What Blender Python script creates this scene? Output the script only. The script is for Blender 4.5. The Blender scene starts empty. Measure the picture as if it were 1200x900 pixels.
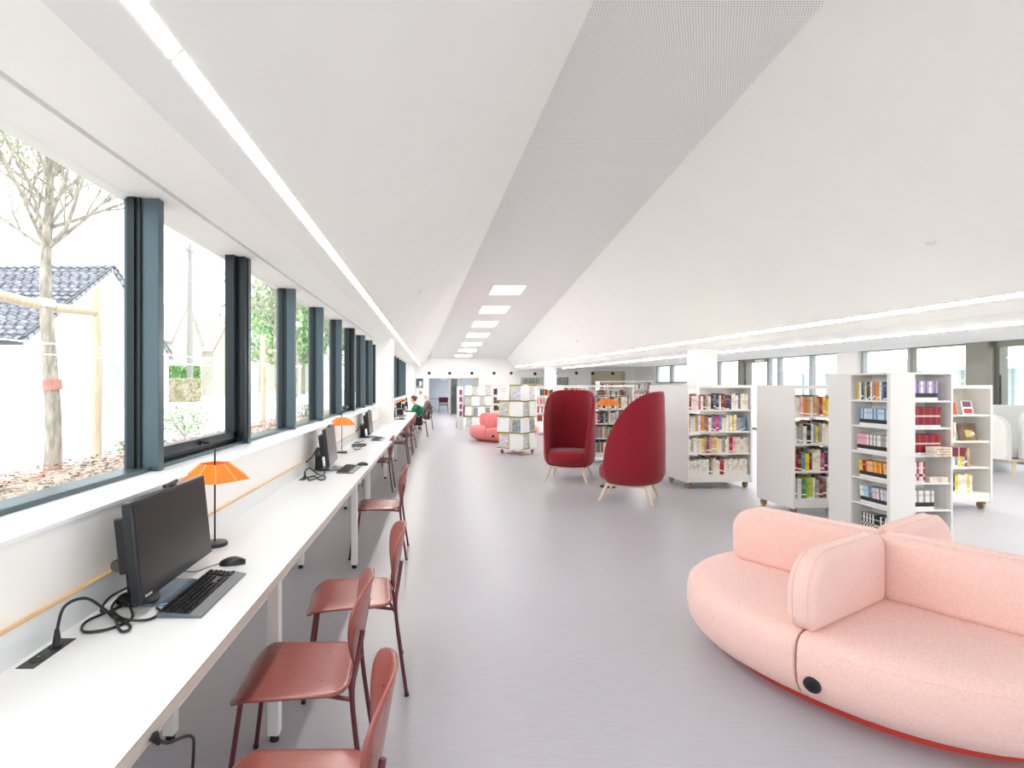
import bpy, bmesh, math, random
from mathutils import Vector, Matrix
random.seed(7)
PI = math.pi
sc = bpy.context.scene
COL = sc.collection

# ------------------------------------------------------------------ materials
def lin(h):
    h = h.lstrip('#')
    v = [int(h[i:i+2], 16)/255 for i in (0, 2, 4)]
    return [c/12.92 if c <= .04045 else ((c+.055)/1.055)**2.4 for c in v]

MATS = {}
def mat(name, hexc, rough=.5, metal=0., spec=.5, noise=0., nscale=40., bump=0., sheen=0., emit=None, estr=0.,
        stretch=(1, 1, 1), trans=0., alpha=1.):
    if name in MATS: return MATS[name]
    m = bpy.data.materials.new(name); m.use_nodes = True
    nt = m.node_tree; b = nt.nodes['Principled BSDF']
    c = lin(hexc)
    b.inputs['Base Color'].default_value = (*c, 1)
    b.inputs['Roughness'].default_value = rough
    b.inputs['Metallic'].default_value = metal
    b.inputs['Specular IOR Level'].default_value = spec
    b.inputs['Sheen Weight'].default_value = sheen
    if trans: b.inputs['Transmission Weight'].default_value = trans
    if noise or bump:
        tc = nt.nodes.new('ShaderNodeTexCoord'); mp = nt.nodes.new('ShaderNodeMapping')
        mp.inputs['Scale'].default_value = stretch
        nz = nt.nodes.new('ShaderNodeTexNoise'); nz.inputs['Scale'].default_value = nscale
        nz.inputs['Detail'].default_value = 4
        nt.links.new(tc.outputs['Object'], mp.inputs['Vector']); nt.links.new(mp.outputs[0], nz.inputs['Vector'])
        if noise:
            r = nt.nodes.new('ShaderNodeValToRGB')
            r.color_ramp.elements[0].position = .3; r.color_ramp.elements[1].position = .7
            r.color_ramp.elements[0].color = (*[x*(1-noise) for x in c], 1)
            r.color_ramp.elements[1].color = (*[min(1, x*(1+noise)) for x in c], 1)
            nt.links.new(nz.outputs['Fac'], r.inputs['Fac']); nt.links.new(r.outputs['Color'], b.inputs['Base Color'])
        if bump:
            bp = nt.nodes.new('ShaderNodeBump'); bp.inputs['Strength'].default_value = bump
            bp.inputs['Distance'].default_value = .01
            nt.links.new(nz.outputs['Fac'], bp.inputs['Height']); nt.links.new(bp.outputs[0], b.inputs['Normal'])
    if emit:
        b.inputs['Emission Color'].default_value = (*lin(emit), 1); b.inputs['Emission Strength'].default_value = estr
    MATS[name] = m
    return m

def fabric(name, h1, h2, scale=420., rough=.9, sheen=.25):
    """woven two-tone upholstery: fine crossed threads"""
    if name in MATS: return MATS[name]
    m = mat(name, h1, rough=rough, sheen=sheen, spec=.2)
    nt = m.node_tree; b = nt.nodes['Principled BSDF']
    tc = nt.nodes.new('ShaderNodeTexCoord'); mp = nt.nodes.new('ShaderNodeMapping')
    mp.inputs['Scale'].default_value = (1, 1, 3.2)
    nz = nt.nodes.new('ShaderNodeTexNoise'); nz.inputs['Scale'].default_value = scale*.35; nz.inputs['Detail'].default_value = 2
    mx = nt.nodes.new('ShaderNodeMix'); mx.data_type = 'RGBA'
    mx.inputs[6].default_value = (*lin(h1), 1); mx.inputs[7].default_value = (*lin(h2), 1)
    bp = nt.nodes.new('ShaderNodeBump'); bp.inputs['Strength'].default_value = .12; bp.inputs['Distance'].default_value = .003
    nt.links.new(tc.outputs['Object'], mp.inputs['Vector']); nt.links.new(mp.outputs[0], nz.inputs['Vector'])
    rr = nt.nodes.new('ShaderNodeValToRGB'); rr.color_ramp.elements[0].position = .35; rr.color_ramp.elements[1].position = .65
    nt.links.new(nz.outputs['Fac'], rr.inputs['Fac']); nt.links.new(rr.outputs['Color'], mx.inputs[0])
    nt.links.new(mx.outputs[2], b.inputs['Base Color'])
    nt.links.new(nz.outputs['Fac'], bp.inputs['Height']); nt.links.new(bp.outputs[0], b.inputs['Normal'])
    return m

def emis(name, hexc, s):
    if name in MATS: return MATS[name]
    m = bpy.data.materials.new(name); m.use_nodes = True; nt = m.node_tree; nt.nodes.clear()
    e = nt.nodes.new('ShaderNodeEmission'); o = nt.nodes.new('ShaderNodeOutputMaterial')
    e.inputs[0].default_value = (*lin(hexc), 1); e.inputs[1].default_value = s
    nt.links.new(e.outputs[0], o.inputs[0]); MATS[name] = m
    return m

def glass_mat(name='window_glass', tint='fafdfd', refl=.9):
    if name in MATS: return MATS[name]
    m = bpy.data.materials.new(name); m.use_nodes = True; nt = m.node_tree; nt.nodes.clear()
    t = nt.nodes.new('ShaderNodeBsdfTransparent'); t.inputs[0].default_value = (*lin(tint), 1)
    g = nt.nodes.new('ShaderNodeBsdfGlossy'); g.inputs['Roughness'].default_value = .005
    f = nt.nodes.new('ShaderNodeLayerWeight'); f.inputs[0].default_value = .5
    pw = nt.nodes.new('ShaderNodeMath'); pw.operation = 'POWER'; pw.inputs[1].default_value = 5
    mul = nt.nodes.new('ShaderNodeMath'); mul.operation = 'MULTIPLY_ADD'; mul.inputs[1].default_value = .55*refl; mul.inputs[2].default_value = .035*refl
    nt.links.new(f.outputs['Facing'], pw.inputs[0])
    mx = nt.nodes.new('ShaderNodeMixShader'); o = nt.nodes.new('ShaderNodeOutputMaterial')
    nt.links.new(pw.outputs[0], mul.inputs[0]); nt.links.new(mul.outputs[0], mx.inputs[0])
    nt.links.new(t.outputs[0], mx.inputs[1]); nt.links.new(g.outputs[0], mx.inputs[2])
    nt.links.new(mx.outputs[0], o.inputs[0]); MATS[name] = m
    return m

# ------------------------------------------------------------------ mesh builder
class MB:
    def __init__(s): s.v = []; s.f = []; s.mi = []; s.m = 0
    def add(s, vs, fs):
        n = len(s.v); s.v += [tuple(v) for v in vs]
        for f in fs: s.f.append([n+i for i in f]); s.mi.append(s.m)
        return s
    def box(s, a, b, M=None):
        x0, y0, z0 = [min(a[i], b[i]) for i in range(3)]; x1, y1, z1 = [max(a[i], b[i]) for i in range(3)]
        vs = [Vector(p) for p in ((x0,y0,z0),(x1,y0,z0),(x1,y1,z0),(x0,y1,z0),(x0,y0,z1),(x1,y0,z1),(x1,y1,z1),(x0,y1,z1))]
        if M: vs = [M @ v for v in vs]
        return s.add(vs, [(0,3,2,1),(4,5,6,7),(0,1,5,4),(1,2,6,5),(2,3,7,6),(3,0,4,7)])
    def rings(s, rs, cap=True, closed=True):
        n = len(rs[0]); vs = [p for r in rs for p in r]; fs = []
        for i in range(len(rs)-1):
            for j in range(n if closed else n-1):
                k = (j+1) % n
                fs.append((i*n+j, i*n+k, (i+1)*n+k, (i+1)*n+j))
        if cap and closed:
            fs.append(tuple(range(n-1, -1, -1))); fs.append(tuple((len(rs)-1)*n+j for j in range(n)))
        return s.add(vs, fs)
    def tube(s, pts, r, n=8, cap=True):
        pts = [Vector(p) for p in pts]; rs = []
        if not hasattr(r, '__len__'): r = [r]*len(pts)
        up = None
        for i, p in enumerate(pts):
            d = (pts[min(i+1, len(pts)-1)] - pts[max(i-1, 0)]).normalized()
            if up is None:
                up = Vector((0,0,1)) if abs(d.z) < .9 else Vector((1,0,0))
            a = d.cross(up).normalized(); up = a.cross(d).normalized()
            rs.append([p + (a*math.cos(2*PI*k/n) + up*math.sin(2*PI*k/n))*r[i] for k in range(n)])
        return s.rings([list(reversed(q)) for q in rs], cap)
    def cyl(s, a, b, r, r2=None, n=16):
        return s.tube([a, b], [r, r if r2 is None else r2], n)
    def lathe(s, prof, c=(0,0,0), n=24, cap=True):
        c = Vector(c)
        return s.rings([[c+Vector((r*math.cos(2*PI*k/n), r*math.sin(2*PI*k/n), z)) for k in range(n)] for r, z in prof], cap)
    def prism(s, poly, z0, z1, M=None):
        """poly: 2D ccw outline"""
        a = [Vector((x, y, z0)) for x, y in poly]; b = [Vector((x, y, z1)) for x, y in poly]
        if M: a = [M @ v for v in a]; b = [M @ v for v in b]
        return s.rings([a, b])
    def quad(s, a, b, c, d): return s.add([a, b, c, d], [(0,1,2,3)])
    def mesh(s, name, mats):
        me = bpy.data.meshes.new(name); me.from_pydata(s.v, [], s.f)
        if not isinstance(mats, (list, tuple)): mats = [mats]
        for m in mats: me.materials.append(m)
        for p, i in zip(me.polygons, s.mi): p.material_index = min(i, len(mats)-1)
        me.update(); return me
    def build(s, name, mats, parent=None, smooth=False, bevel=0, seg=2, sub=0, angle=35, weld=False):
        o = bpy.data.objects.new(name, s.mesh(name, mats)); COL.objects.link(o)
        if parent: o.parent = parent
        if weld:
            bm = bmesh.new(); bm.from_mesh(o.data); bmesh.ops.remove_doubles(bm, verts=bm.verts, dist=1e-5)
            bmesh.ops.recalc_face_normals(bm, faces=bm.faces); bm.to_mesh(o.data); bm.free()
        if bevel:
            md = o.modifiers.new('b', 'BEVEL'); md.width = bevel; md.segments = seg; md.limit_method = 'ANGLE'
            md.angle_limit = math.radians(30); md.harden_normals = False
        if sub:
            md = o.modifiers.new('s', 'SUBSURF'); md.levels = sub; md.render_levels = sub
        if smooth or bevel or sub:
            for p in o.data.polygons: p.use_smooth = True
            if not sub:
                try: o.data.set_sharp_from_angle(angle=math.radians(angle if not bevel else 60))
                except Exception: pass
        return o

def tag(o, label, cat, group=None, kind=None):
    o['label'] = label; o['category'] = cat
    if group: o['group'] = group
    if kind: o['kind'] = kind
    return o
def struct(o, label=None):
    o['kind'] = 'structure'
    if label: o['label'] = label
    return o
def thing(name, label, cat, loc=(0,0,0), rz=0., group=None):
    o = bpy.data.objects.new(name, None); COL.objects.link(o)
    o.location = loc; o.rotation_euler = (0, 0, rz); o.empty_display_size = .1
    return tag(o, label, cat, group)
KIDS = {}
def kids(o):
    return [c for c in COL.objects if c.parent == o]
def dup(root, loc, rz=0., label=None, group=None, parent=None):
    r = root.copy(); COL.objects.link(r)
    if parent is None:
        r.location = loc; r.rotation_euler = (0, 0, rz)
        if label: r['label'] = label
        if group: r['group'] = group
    else: r.parent = parent
    for ch in kids(root): dup(ch, None, parent=r)
    return r
def smoothpath(pts, k=6):
    """catmull-rom"""
    P = [Vector(p) for p in pts]; P = [P[0]*2-P[1]] + P + [P[-1]*2-P[-2]]; out = []
    for i in range(1, len(P)-2):
        a, b, c, d = P[i-1:i+3]
        for j in range(k):
            t = j/k
            out.append(.5*((2*b)+(-a+c)*t+(2*a-5*b+4*c-d)*t*t+(-a+3*b-3*c+d)*t**3))
    out.append(P[-2]); return out

def rrect(w, h, r, n=5, cx=0, cy=0, radii=None):
    """rounded rectangle outline ccw centred; radii = (bl, br, tr, tl)"""
    R = radii or (r, r, r, r); out = []
    for (sx, sy, a0), q in zip(((-1,-1,PI), (1,-1,1.5*PI), (1,1,0), (-1,1,.5*PI)), R):
        q = max(q, 1e-4)
        for k in range(n+1):
            a = a0 + .5*PI*k/n
            out.append((cx+sx*(w/2-q)+q*math.cos(a), cy+sy*(h/2-q)+q*math.sin(a)))
    return out

# ------------------------------------------------------------------ palette
WALL = mat('white_paint', 'f3f2f0', .7, noise=.01, nscale=3)
CEIL = mat('ceiling_paint', 'f5f5f1', .75, noise=.01, nscale=2)
BULK = mat('bulkhead_paint', 'fbfbf9', .6)
SILL = mat('sill_laminate', 'f2f4f5', .35)
DESKW = mat('desk_laminate', 'e2e4e6', .32, noise=.01, nscale=2)
DESKE = mat('desk_edge_shaded', 'cfc8c0', .5)  # beige grey of the front edge is shade put into its colour
PLY = mat('birch_ply', 'd9ae7c', .5, noise=.12, nscale=30, stretch=(1, .05, 8))
STEELW = mat('white_steel', 'ecebe8', .4)
FRAME = mat('anodised_teal_frame', '4f6168', .32, metal=.35)
FRAMED = mat('dark_sash_frame', '20292d', .35, metal=.3)
FRAMEI = mat('grey_bronze_frame', '86857c', .4, metal=.3)
BLACK = mat('black_plastic', '17181b', .38)
BLACKS = mat('black_satin', '22252a', .3)
SCREEN = mat('screen_glass', '101114', .28, spec=.6)
RUBBER = mat('black_rubber', '111113', .6)
CHAIRW = mat('dusty_red_plywood', '924e47', .24, noise=.07, nscale=14, stretch=(1, 8, 1))
CHAIRT = mat('burgundy_tube', '5a2028', .32, metal=.1)
RED = fabric('red_wool', '97202e', '7f1624')
PINK = fabric('pale_pink_weave', 'f4d2c8', 'e6bab4')
PINK2 = fabric('coral_pink_weave', 'f09090', 'e07c80')
CORAL = mat('coral_base', 'd2463c', .5)
WOODL = mat('pale_ash_wood', 'e2cfb4', .5, noise=.06, nscale=20, stretch=(6, 6, .6))
GREYF = fabric('light_grey_weave', 'e3e2de', 'd2d1cd')
ORANGE = mat('orange_lampshade', 'ff9f28', .4)
WORLD = 3.0; EXPO = 0.06
# ------------------------------------------------------------------ orange shade lets light through
nt = ORANGE.node_tree; b = nt.nodes['Principled BSDF']; out = nt.nodes['Material Output']
tl = nt.nodes.new('ShaderNodeBsdfTranslucent'); tl.inputs[0].default_value = (*lin('ff8a10'), 1)
ms = nt.nodes.new('ShaderNodeMixShader'); ms.inputs[0].default_value = .45
nt.links.new(b.outputs[0], ms.inputs[1]); nt.links.new(tl.outputs[0], ms.inputs[2]); nt.links.new(ms.outputs[0], out.inputs[0])

# floor
FLOOR = mat('lavender_grey_rubber', 'b3aeb6', .34, spec=.45)
nt = FLOOR.node_tree; b = nt.nodes['Principled BSDF']
tc = nt.nodes.new('ShaderNodeTexCoord')
n1 = nt.nodes.new('ShaderNodeTexNoise'); n1.inputs['Scale'].default_value = 1.3; n1.inputs['Detail'].default_value = 5
n2 = nt.nodes.new('ShaderNodeTexNoise'); n2.inputs['Scale'].default_value = 160
mp = nt.nodes.new('ShaderNodeMapping'); mp.inputs['Scale'].default_value = (.12, 1, 1)
n3 = nt.nodes.new('ShaderNodeTexNoise'); n3.inputs['Scale'].default_value = 60
nt.links.new(tc.outputs['Object'], n1.inputs['Vector']); nt.links.new(tc.outputs['Object'], n2.inputs['Vector'])
nt.links.new(tc.outputs['Object'], mp.inputs['Vector']); nt.links.new(mp.outputs[0], n3.inputs['Vector'])
a1 = nt.nodes.new('ShaderNodeMath'); a1.operation = 'MULTIPLY_ADD'; a1.inputs[1].default_value = .4
nt.links.new(n1.outputs['Fac'], a1.inputs[0])
a2 = nt.nodes.new('ShaderNodeMath'); a2.operation = 'MULTIPLY_ADD'; a2.inputs[1].default_value = .3
nt.links.new(n2.outputs['Fac'], a2.inputs[0]); nt.links.new(a2.outputs[0], a1.inputs[2])
nt.links.new(n3.outputs['Fac'], a2.inputs[2]); a2.inputs[1].default_value = .35
r = nt.nodes.new('ShaderNodeValToRGB'); r.color_ramp.elements[0].position = .55; r.color_ramp.elements[1].position = 1.05
r.color_ramp.elements[0].color = (*lin('b1afb7'), 1); r.color_ramp.elements[1].color = (*lin('b9b7be'), 1)
nt.links.new(a1.outputs[0], r.inputs['Fac']); nt.links.new(r.outputs['Color'], b.inputs['Base Color'])

# perforated acoustic strip
PERF = mat('perforated_acoustic_panel', 'eeeeee', .7)
nt = PERF.node_tree; b = nt.nodes['Principled BSDF']; tc = nt.nodes.new('ShaderNodeTexCoord')
sp = nt.nodes.new('ShaderNodeSeparateXYZ'); nt.links.new(tc.outputs['Object'], sp.inputs[0])
def mth(op, a, bv=None, c=None):
    n = nt.nodes.new('ShaderNodeMath'); n.operation = op
    for i, q in enumerate((a, bv, c)):
        if q is None: continue
        if isinstance(q, (int, float)): n.inputs[i].default_value = q
        else: nt.links.new(q, n.inputs[i])
    return n.outputs[0]
P_ = .026
ux = mth('MULTIPLY', sp.outputs[0], 1/P_); uy = mth('MULTIPLY', sp.outputs[1], 1/P_)
row = mth('FLOOR', uy); odd = mth('MULTIPLY', mth('MODULO', mth('ABSOLUTE', row), 2.), .5)
fx = mth('SUBTRACT', mth('FRACT', mth('ADD', ux, odd)), .5); fy = mth('SUBTRACT', mth('FRACT', uy), .5)
d2 = mth('ADD', mth('MULTIPLY', fx, fx), mth('MULTIPLY', fy, fy)); hole = mth('LESS_THAN', d2, .055)
mx = nt.nodes.new('ShaderNodeMix'); mx.data_type = 'RGBA'
mx.inputs[6].default_value = (*lin('f0f0f0'), 1); mx.inputs[7].default_value = (*lin('a2a2a2'), 1)
nt.links.new(hole, mx.inputs[0]); nt.links.new(mx.outputs[2], b.inputs['Base Color'])

LED = emis('led_diffuser', 'fffaf2', 52)
LED2 = emis('led_diffuser_soft', 'fffaf2', 70)
SKYL = emis('skylight_diffuser', 'ffffff', 8)
GLASS = glass_mat()

# ------------------------------------------------------------------ room geometry (metres; camera looks along +Y)
YB, YE = -4.0, 28.6
def zs(y): return 2.934 + .079*(YE-y)          # ridge strip height
def xl(y): return -.58 + .079*(YE-y)           # its left edge
def xr(y): return 3.53 - .0096*(YE-y)          # its right edge
def xf(y): return 3.98 + .079*(YE-y)           # right fold
ZF = 2.29
def xw(y): return 12.09 - .0644*y              # right glazed wall
ZW = 2.45
XG, XI, XS = -1.58, -1.45, -1.25               # glass line, frame face, wall face below the sill
ZH = 2.514

def plate(name, pts, m, th=.12, up=True):
    """a thick slab from a top/bottom outline in 3-D"""
    d = Vector((0,0,th if up else -th)); q = MB()
    a = [Vector(p) for p in pts]; n = (a[1]-a[0]).cross(a[2]-a[1]).normalized()
    if (n.z < 0) == up: pass
    q.rings([a, [p+d for p in a]])
    return struct(q.build(name, m, weld=True))

plate('floor', [(-1.7,YB,0),(13,YB,0),(13,34.5,0),(-1.7,34.5,0)], FLOOR, .15, up=False)
# ceiling pieces
q = MB()
q.rings([[(-1.0,YB,ZH),(-1.0,YE,ZH),(xl(YE),YE,zs(YE)),(xl(YB),YB,zs(YB))],
         [(-1.0,YB,ZH+.15),(-1.0,YE,ZH+.15),(xl(YE),YE,zs(YE)+.15),(xl(YB),YB,zs(YB)+.15)]])
struct(q.build('ceiling', CEIL, weld=True), 'left white slope of the ceiling above the desks')
q = MB()
NS = 12
for i in range(NS):
    y0 = YB+(YE-YB)*i/NS; y1 = YB+(YE-YB)*(i+1)/NS
    q.add([(xr(y0),y0,zs(y0)),(xr(y1),y1,zs(y1)),(xf(y1),y1,ZF),(xf(y0),y0,ZF),
           (xr(y0),y0,zs(y0)+.15),(xr(y1),y1,zs(y1)+.15),(xf(y1),y1,ZF+.15),(xf(y0),y0,ZF+.15)],
          [(0,1,2,3),(7,6,5,4),(0,4,5,1),(2,6,7,3)])
struct(q.build('ceiling', CEIL, weld=True, smooth=True), 'right white slope of the ceiling above the bookcases')
# ridge strip with real openings for the skylights
SKY = []
for k, (y, x0, w, l) in enumerate([(14.0,1.40,.83,.95),(16.36,1.293,.83,.97),(18.7,1.198,.83,.97),(21.0,1.115,.83,.97),
                                   (23.3,1.02,.83,.97),(25.3,.925,.83,.9),(27.1,.81,.83,.8)]):
    SKY.append((y, y+l, x0, x0+w))
q = MB(); ycur = YB
sh = -.04
for (y0, y1, a, b_) in SKY:
    c_ = a+sh*(y1-y0); d_ = b_+sh*(y1-y0)
    def P(x, y): return (x, y, zs(y))
    q.quad(P(xl(ycur),ycur), P(xl(y0),y0), P(xr(y0),y0), P(xr(ycur),ycur))
    q.quad(P(xl(y0),y0), P(xl(y1),y1), P(c_,y1), P(a,y0))
    q.quad(P(b_,y0), P(d_,y1), P(xr(y1),y1), P(xr(y0),y0))
    ycur = y1
q.quad(P(xl(ycur),ycur), P(xl(YE),YE), P(xr(YE),YE), P(xr(ycur),ycur))
struct(q.build('ceiling', PERF), 'flat perforated grey strip along the ridge of the ceiling')
for k, (y0, y1, a, b_) in enumerate(SKY):
    nth = ['nearest', 'second nearest', 'third nearest', 'middle', 'fifth nearest', 'second farthest', 'farthest'][k]
    if k == 3: nth = 'fourth nearest'
    t = thing('skylight_panel', '%s of the row of seven bright square light panels in the perforated ridge strip' % nth, 'ceiling light',
              (0,0,0), group='light panels in the ridge strip')
    c_ = a+sh*(y1-y0); d_ = b_+sh*(y1-y0)
    m = MB(); e = .0
    top = [(a,y0,zs(y0)+.03),(b_,y0,zs(y0)+.03),(d_,y1,zs(y1)+.03),(c_,y1,zs(y1)+.03)]
    m.rings([list(reversed(top)), [(x,y,z+.02) for x,y,z in reversed(top)]])
    m.build('diffuser', SKYL, t, weld=True)
    m = MB(); bot = [(x,y,z-.031) for x,y,z in top]
    for i in range(4):
        j = (i+1) % 4; m.quad(bot[i], bot[j], top[j], top[i])
    m.build('frame', STEELW, t)

# bulkhead over the windows with its blind slot
q = MB(); q.box((-1.66,YB,ZH),(-1.375,YE,ZH+.3)); q.box((-1.345,YB,ZH),(-1.0,YE,ZH+.3)); q.box((-1.375,YB,ZH+.05),(-1.345,YE,ZH+.3))
struct(q.build('trim_1', BULK), 'white soffit over the left windows')
# left wall: below the sill, sill
q = MB(); q.box((-1.7,YB,-.1),(XS,YE+.2,1.085)); struct(q.build('wall_left', WALL), 'low white wall under the left windows')
q = MB(); q.box((-1.7,YB,1.085),(XS+.004,23.9,1.1035)); struct(q.build('trim_2', SILL, bevel=.003), 'white window sill board')
q = MB(); q.box((-1.7,23.9,1.085),(XS,YE+.2,ZH+.05)); struct(q.build('wall_left', WALL), 'white wall at the far end of the left windows')
# back wall behind camera, unseen; its glazing is added to brighten the ceiling
q = MB(); q.box((-1.8,YB-.15,2.6),(13.2,YB,5.8)); q.box((-1.8,YB-.15,-.1),(0,YB,2.6)); q.box((9.5,YB-.15,-.1),(13.2,YB,2.6)); struct(q.build('wall_back', WALL))
for i in range(4):
    t = bpy.data.objects.new('window_%d' % (50+i), None); COL.objects.link(t); struct(t, 'unseen glazing added behind the camera to let in light'); x = 2.375*i
    q = MB()
    for a, b_ in (((x,YB-.12,0),(x+.06,YB-.02,2.6)), ((x+2.315,YB-.12,0),(x+2.375,YB-.02,2.6)), ((x,YB-.12,0),(x+2.375,YB-.02,.07)), ((x,YB-.12,2.54),(x+2.375,YB-.02,2.6))): q.box(a, b_)
    q.build('window_frame', FRAME, t); q = MB(); q.box((x+.06,YB-.075,.07),(x+2.315,YB-.065,2.54)); q.build('glass', GLASS, t)
# right soffit
q = MB()
for i in range(NS):
    y0 = YB+(YE-YB)*i/NS; y1 = YB+(YE-YB)*(i+1)/NS
    q.add([(xf(y0),y0,ZF),(xf(y1),y1,ZF),(xw(y1)+.3,y1,ZW),(xw(y0)+.3,y0,ZW),
           (xf(y0),y0,ZF+.2),(xf(y1),y1,ZF+.2),(xw(y1)+.3,y1,ZW+.2),(xw(y0)+.3,y0,ZW+.2)],
          [(0,1,2,3),(7,6,5,4),(0,4,5,1),(2,6,7,3)])
struct(q.build('ceiling', CEIL, weld=True, smooth=True), 'low white soffit between the right slope and the glazed wall')

# end wall with openings (door to the left, borrowed lights, niche)
OPEN = [(-.58, 2.05, 0, 1.93), (4.25, 5.45, 1.56, 1.94), (5.92, 6.75, 1.50, 1.94), (7.95, 9.75, 1.35, 2.28)]
q = MB(); x = -1.7; ZT = 3.6
for (a, b_, z0, z1) in OPEN:
    q.box((x,YE,-.1),(a,YE+.2,ZT)); q.box((a,YE,z1),(b_,YE+.2,ZT))
    if z0 > 0: q.box((a,YE,-.1),(b_,YE+.2,z0))
    x = b_
q.box((x,YE,-.1),(13,YE+.2,ZT))
struct(q.build('wall_far', WALL), 'white end wall')
# room beyond the door
GREYB = mat('blue_grey_paint', 'c3cad0', .7)
q = MB(); q.box((-1.0,33.8,0),(3.0,34,2.6)); q.box((-1.1,YE+.2,0),(-1.0,34,2.6)); q.box((2.9,YE+.2,0),(3.0,34,2.6)); q.box((-1.1,YE+.2,2.3),(3.0,34,2.6))
struct(q.build('wall_beyond', GREYB), 'pale blue grey walls of the room beyond the end door')
OAK = mat('oak_frame', 'dcc09a', .5, noise=.08, nscale=20, stretch=(5,5,.5))
t = bpy.data.objects.new('door_1', None); COL.objects.link(t); struct(t, 'glazed double door in an oak frame in the end wall')
q = MB(); 
for x0, x1 in ((.5,.56),(1.99,2.05)): q.box((x0,YE-.02,0),(x1,YE+.12,1.93))
q.box((.5,YE-.02,1.87),(2.05,YE+.12,1.93)); q.build('door_frame', OAK, t, bevel=.004)
q = MB(); q.box((-.58,YE+.02,1.89),(.5,YE+.08,1.93)); q.box((-.58,YE+.02,0),(-.55,YE+.08,1.9)); q.box((.05,YE+.02,1.82),(.35,YE-.03,1.86)); q.build('door_closer', STEELW, t)
q = MB(); q.box((.56,YE+.03,0.02),(1.99,YE+.04,1.87)); q.build('glass', GLASS, t)
q = MB(); q.box((.60,YE+.55,.0),(.95,YE+.6,1.87)); q.build('panel', mat('dark_door','46535a',.4), t)
tt = thing('added_room_light', 'square light added to brighten the room beyond the end door', 'ceiling light', (1.0,31.5,2.27)); q = MB(); q.box((-.9,-.9,.0),(.9,.9,.03)); q.build('diffuser', emis('added_light_diffuser','ffffff',9), tt)  # unseen light, added because the room beyond came out dark
# borrowed light windows
for n, (a, b_, z0, z1) in enumerate(OPEN[1:3]):
    t = bpy.data.objects.new('window_%d' % (40+n), None); COL.objects.link(t); struct(t, 'small high internal window in the end wall, %s' % ('oak framed' if n == 0 else 'dark'))
    q = MB(); w = .05
    q.box((a,YE-.01,z0),(a+w,YE+.1,z1)); q.box((b_-w,YE-.01,z0),(b_,YE+.1,z1)); q.box((a,YE-.01,z1-w),(b_,YE+.1,z1)); q.box((a,YE-.01,z0),(b_,YE+.1,z0+w))
    q.build('window_frame', OAK if n == 0 else FRAMEI, t)
    q = MB(); q.box((a+w,YE+.04,z0+w),(b_-w,YE+.05,z1-w)); q.build('glass', GLASS, t)
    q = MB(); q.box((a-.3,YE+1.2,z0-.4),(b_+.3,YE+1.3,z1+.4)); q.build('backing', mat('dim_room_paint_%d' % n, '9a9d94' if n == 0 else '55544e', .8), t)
    if n == 0:
        q = MB()
        for i in range(9): q.box((a+.1+i*.12,YE+.7,z0-.1),(a+.1+i*.12+random.uniform(.03,.07),YE+.8,z1-.05))
        q.build('blind', mat('dark_slats','4b5a50',.6), t)
q = MB(); q.box((7.9,YE+.7,1.2),(9.8,YE+.75,2.4)); q.box((7.9,YE+.2,2.28),(9.8,YE+.75,2.33)); q.box((7.9,YE+.2,1.30),(9.8,YE+.75,1.35)); q.box((7.85,YE+.2,1.3),(7.95,YE+.75,2.33)); q.box((9.75,YE+.2,1.3),(9.85,YE+.75,2.33))
struct(q.build('wall_niche', mat('niche_paint','e6ddcb',.7)), 'cream lined recess in the end wall')
# black round detectors along the end wall
pxs = [503,527,553,579,599,627,651.5,675.5,699,723]
for i, p in enumerate(pxs):
    x = (p-515)/640*YE; z = 2.16 if i != 5 else 2.13
    if i in (8, 9): yy = YE+.7
    else: yy = YE
    q = MB(); q.cyl((x,yy,z),(x,yy-.05,z),.085,.07,n=14); q.m = 1; q.cyl((x,yy-.05,z),(x,yy-.07,z),.04,n=10)
    words = ['leftmost','second from left','third from left','fourth from left','fifth from left','sixth from left','seventh from left','eighth from left','ninth from left','rightmost']
    tag(q.build('wall_spotlight', [BLACKS, BLACK], weld=False), 'small round black fitting high on the end wall, %s in the row' % words[i], 'wall fitting', 'black fittings along the end wall')

# pillars
q = MB(); q.box((-1.33,11.37,0),(-1.0,12.0,ZH)); struct(q.build('wall_pillar', WALL, bevel=.004), 'square white pillar between the desks and the windows')
for (y, w) in ((11.3,.43),(22.6,.43),(.2,.43)):
    x = xf(y)+.02; q = MB(); q.box((x-.05,y,0),(x-.05+w,y+w,ZF+.05)); struct(q.build('wall_pillar', WALL, bevel=.004), 'square white pillar under the right ceiling fold')

# linear lights
def slope_left(y, d):   # point on left slope d from the fold
    return Vector((-1.0+d, y, ZH+d))
t = thing('linear_ceiling_light', 'long slim light line recessed in the left ceiling slope above the desks', 'ceiling light')
q = MB(); fr = MB(); n = Vector((1,0,-1)).normalized(); tdir = Vector((1,0,1)).normalized()
segs = [(-3.9, 1.80), (1.82, 6.2), (6.21, 10.6), (10.61, 15.), (15.01, 19.4), (19.41, 23.8), (23.81, 28.)]
def dl(y): return .13 - .115*(y-1.8)/26.2 if y > 1.8 else .13
for a, b_ in segs:
    A = slope_left(a, dl(a)); B = slope_left(b_, dl(b_)); w = .026
    p = [A-tdir*w, A+tdir*w, B+tdir*w, B-tdir*w]
    q.rings([[v+n*.0008 for v in p], [v-n*.02 for v in p]])
q.build('diffuser', LED, t, weld=True)
t = thing('linear_ceiling_light', 'long light line recessed along the edge of the right ceiling slope', 'ceiling light')
hs = MB(); q = MB(); ys = [2.6+ (27.9-2.6)*i/10 for i in range(11)]
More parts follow.
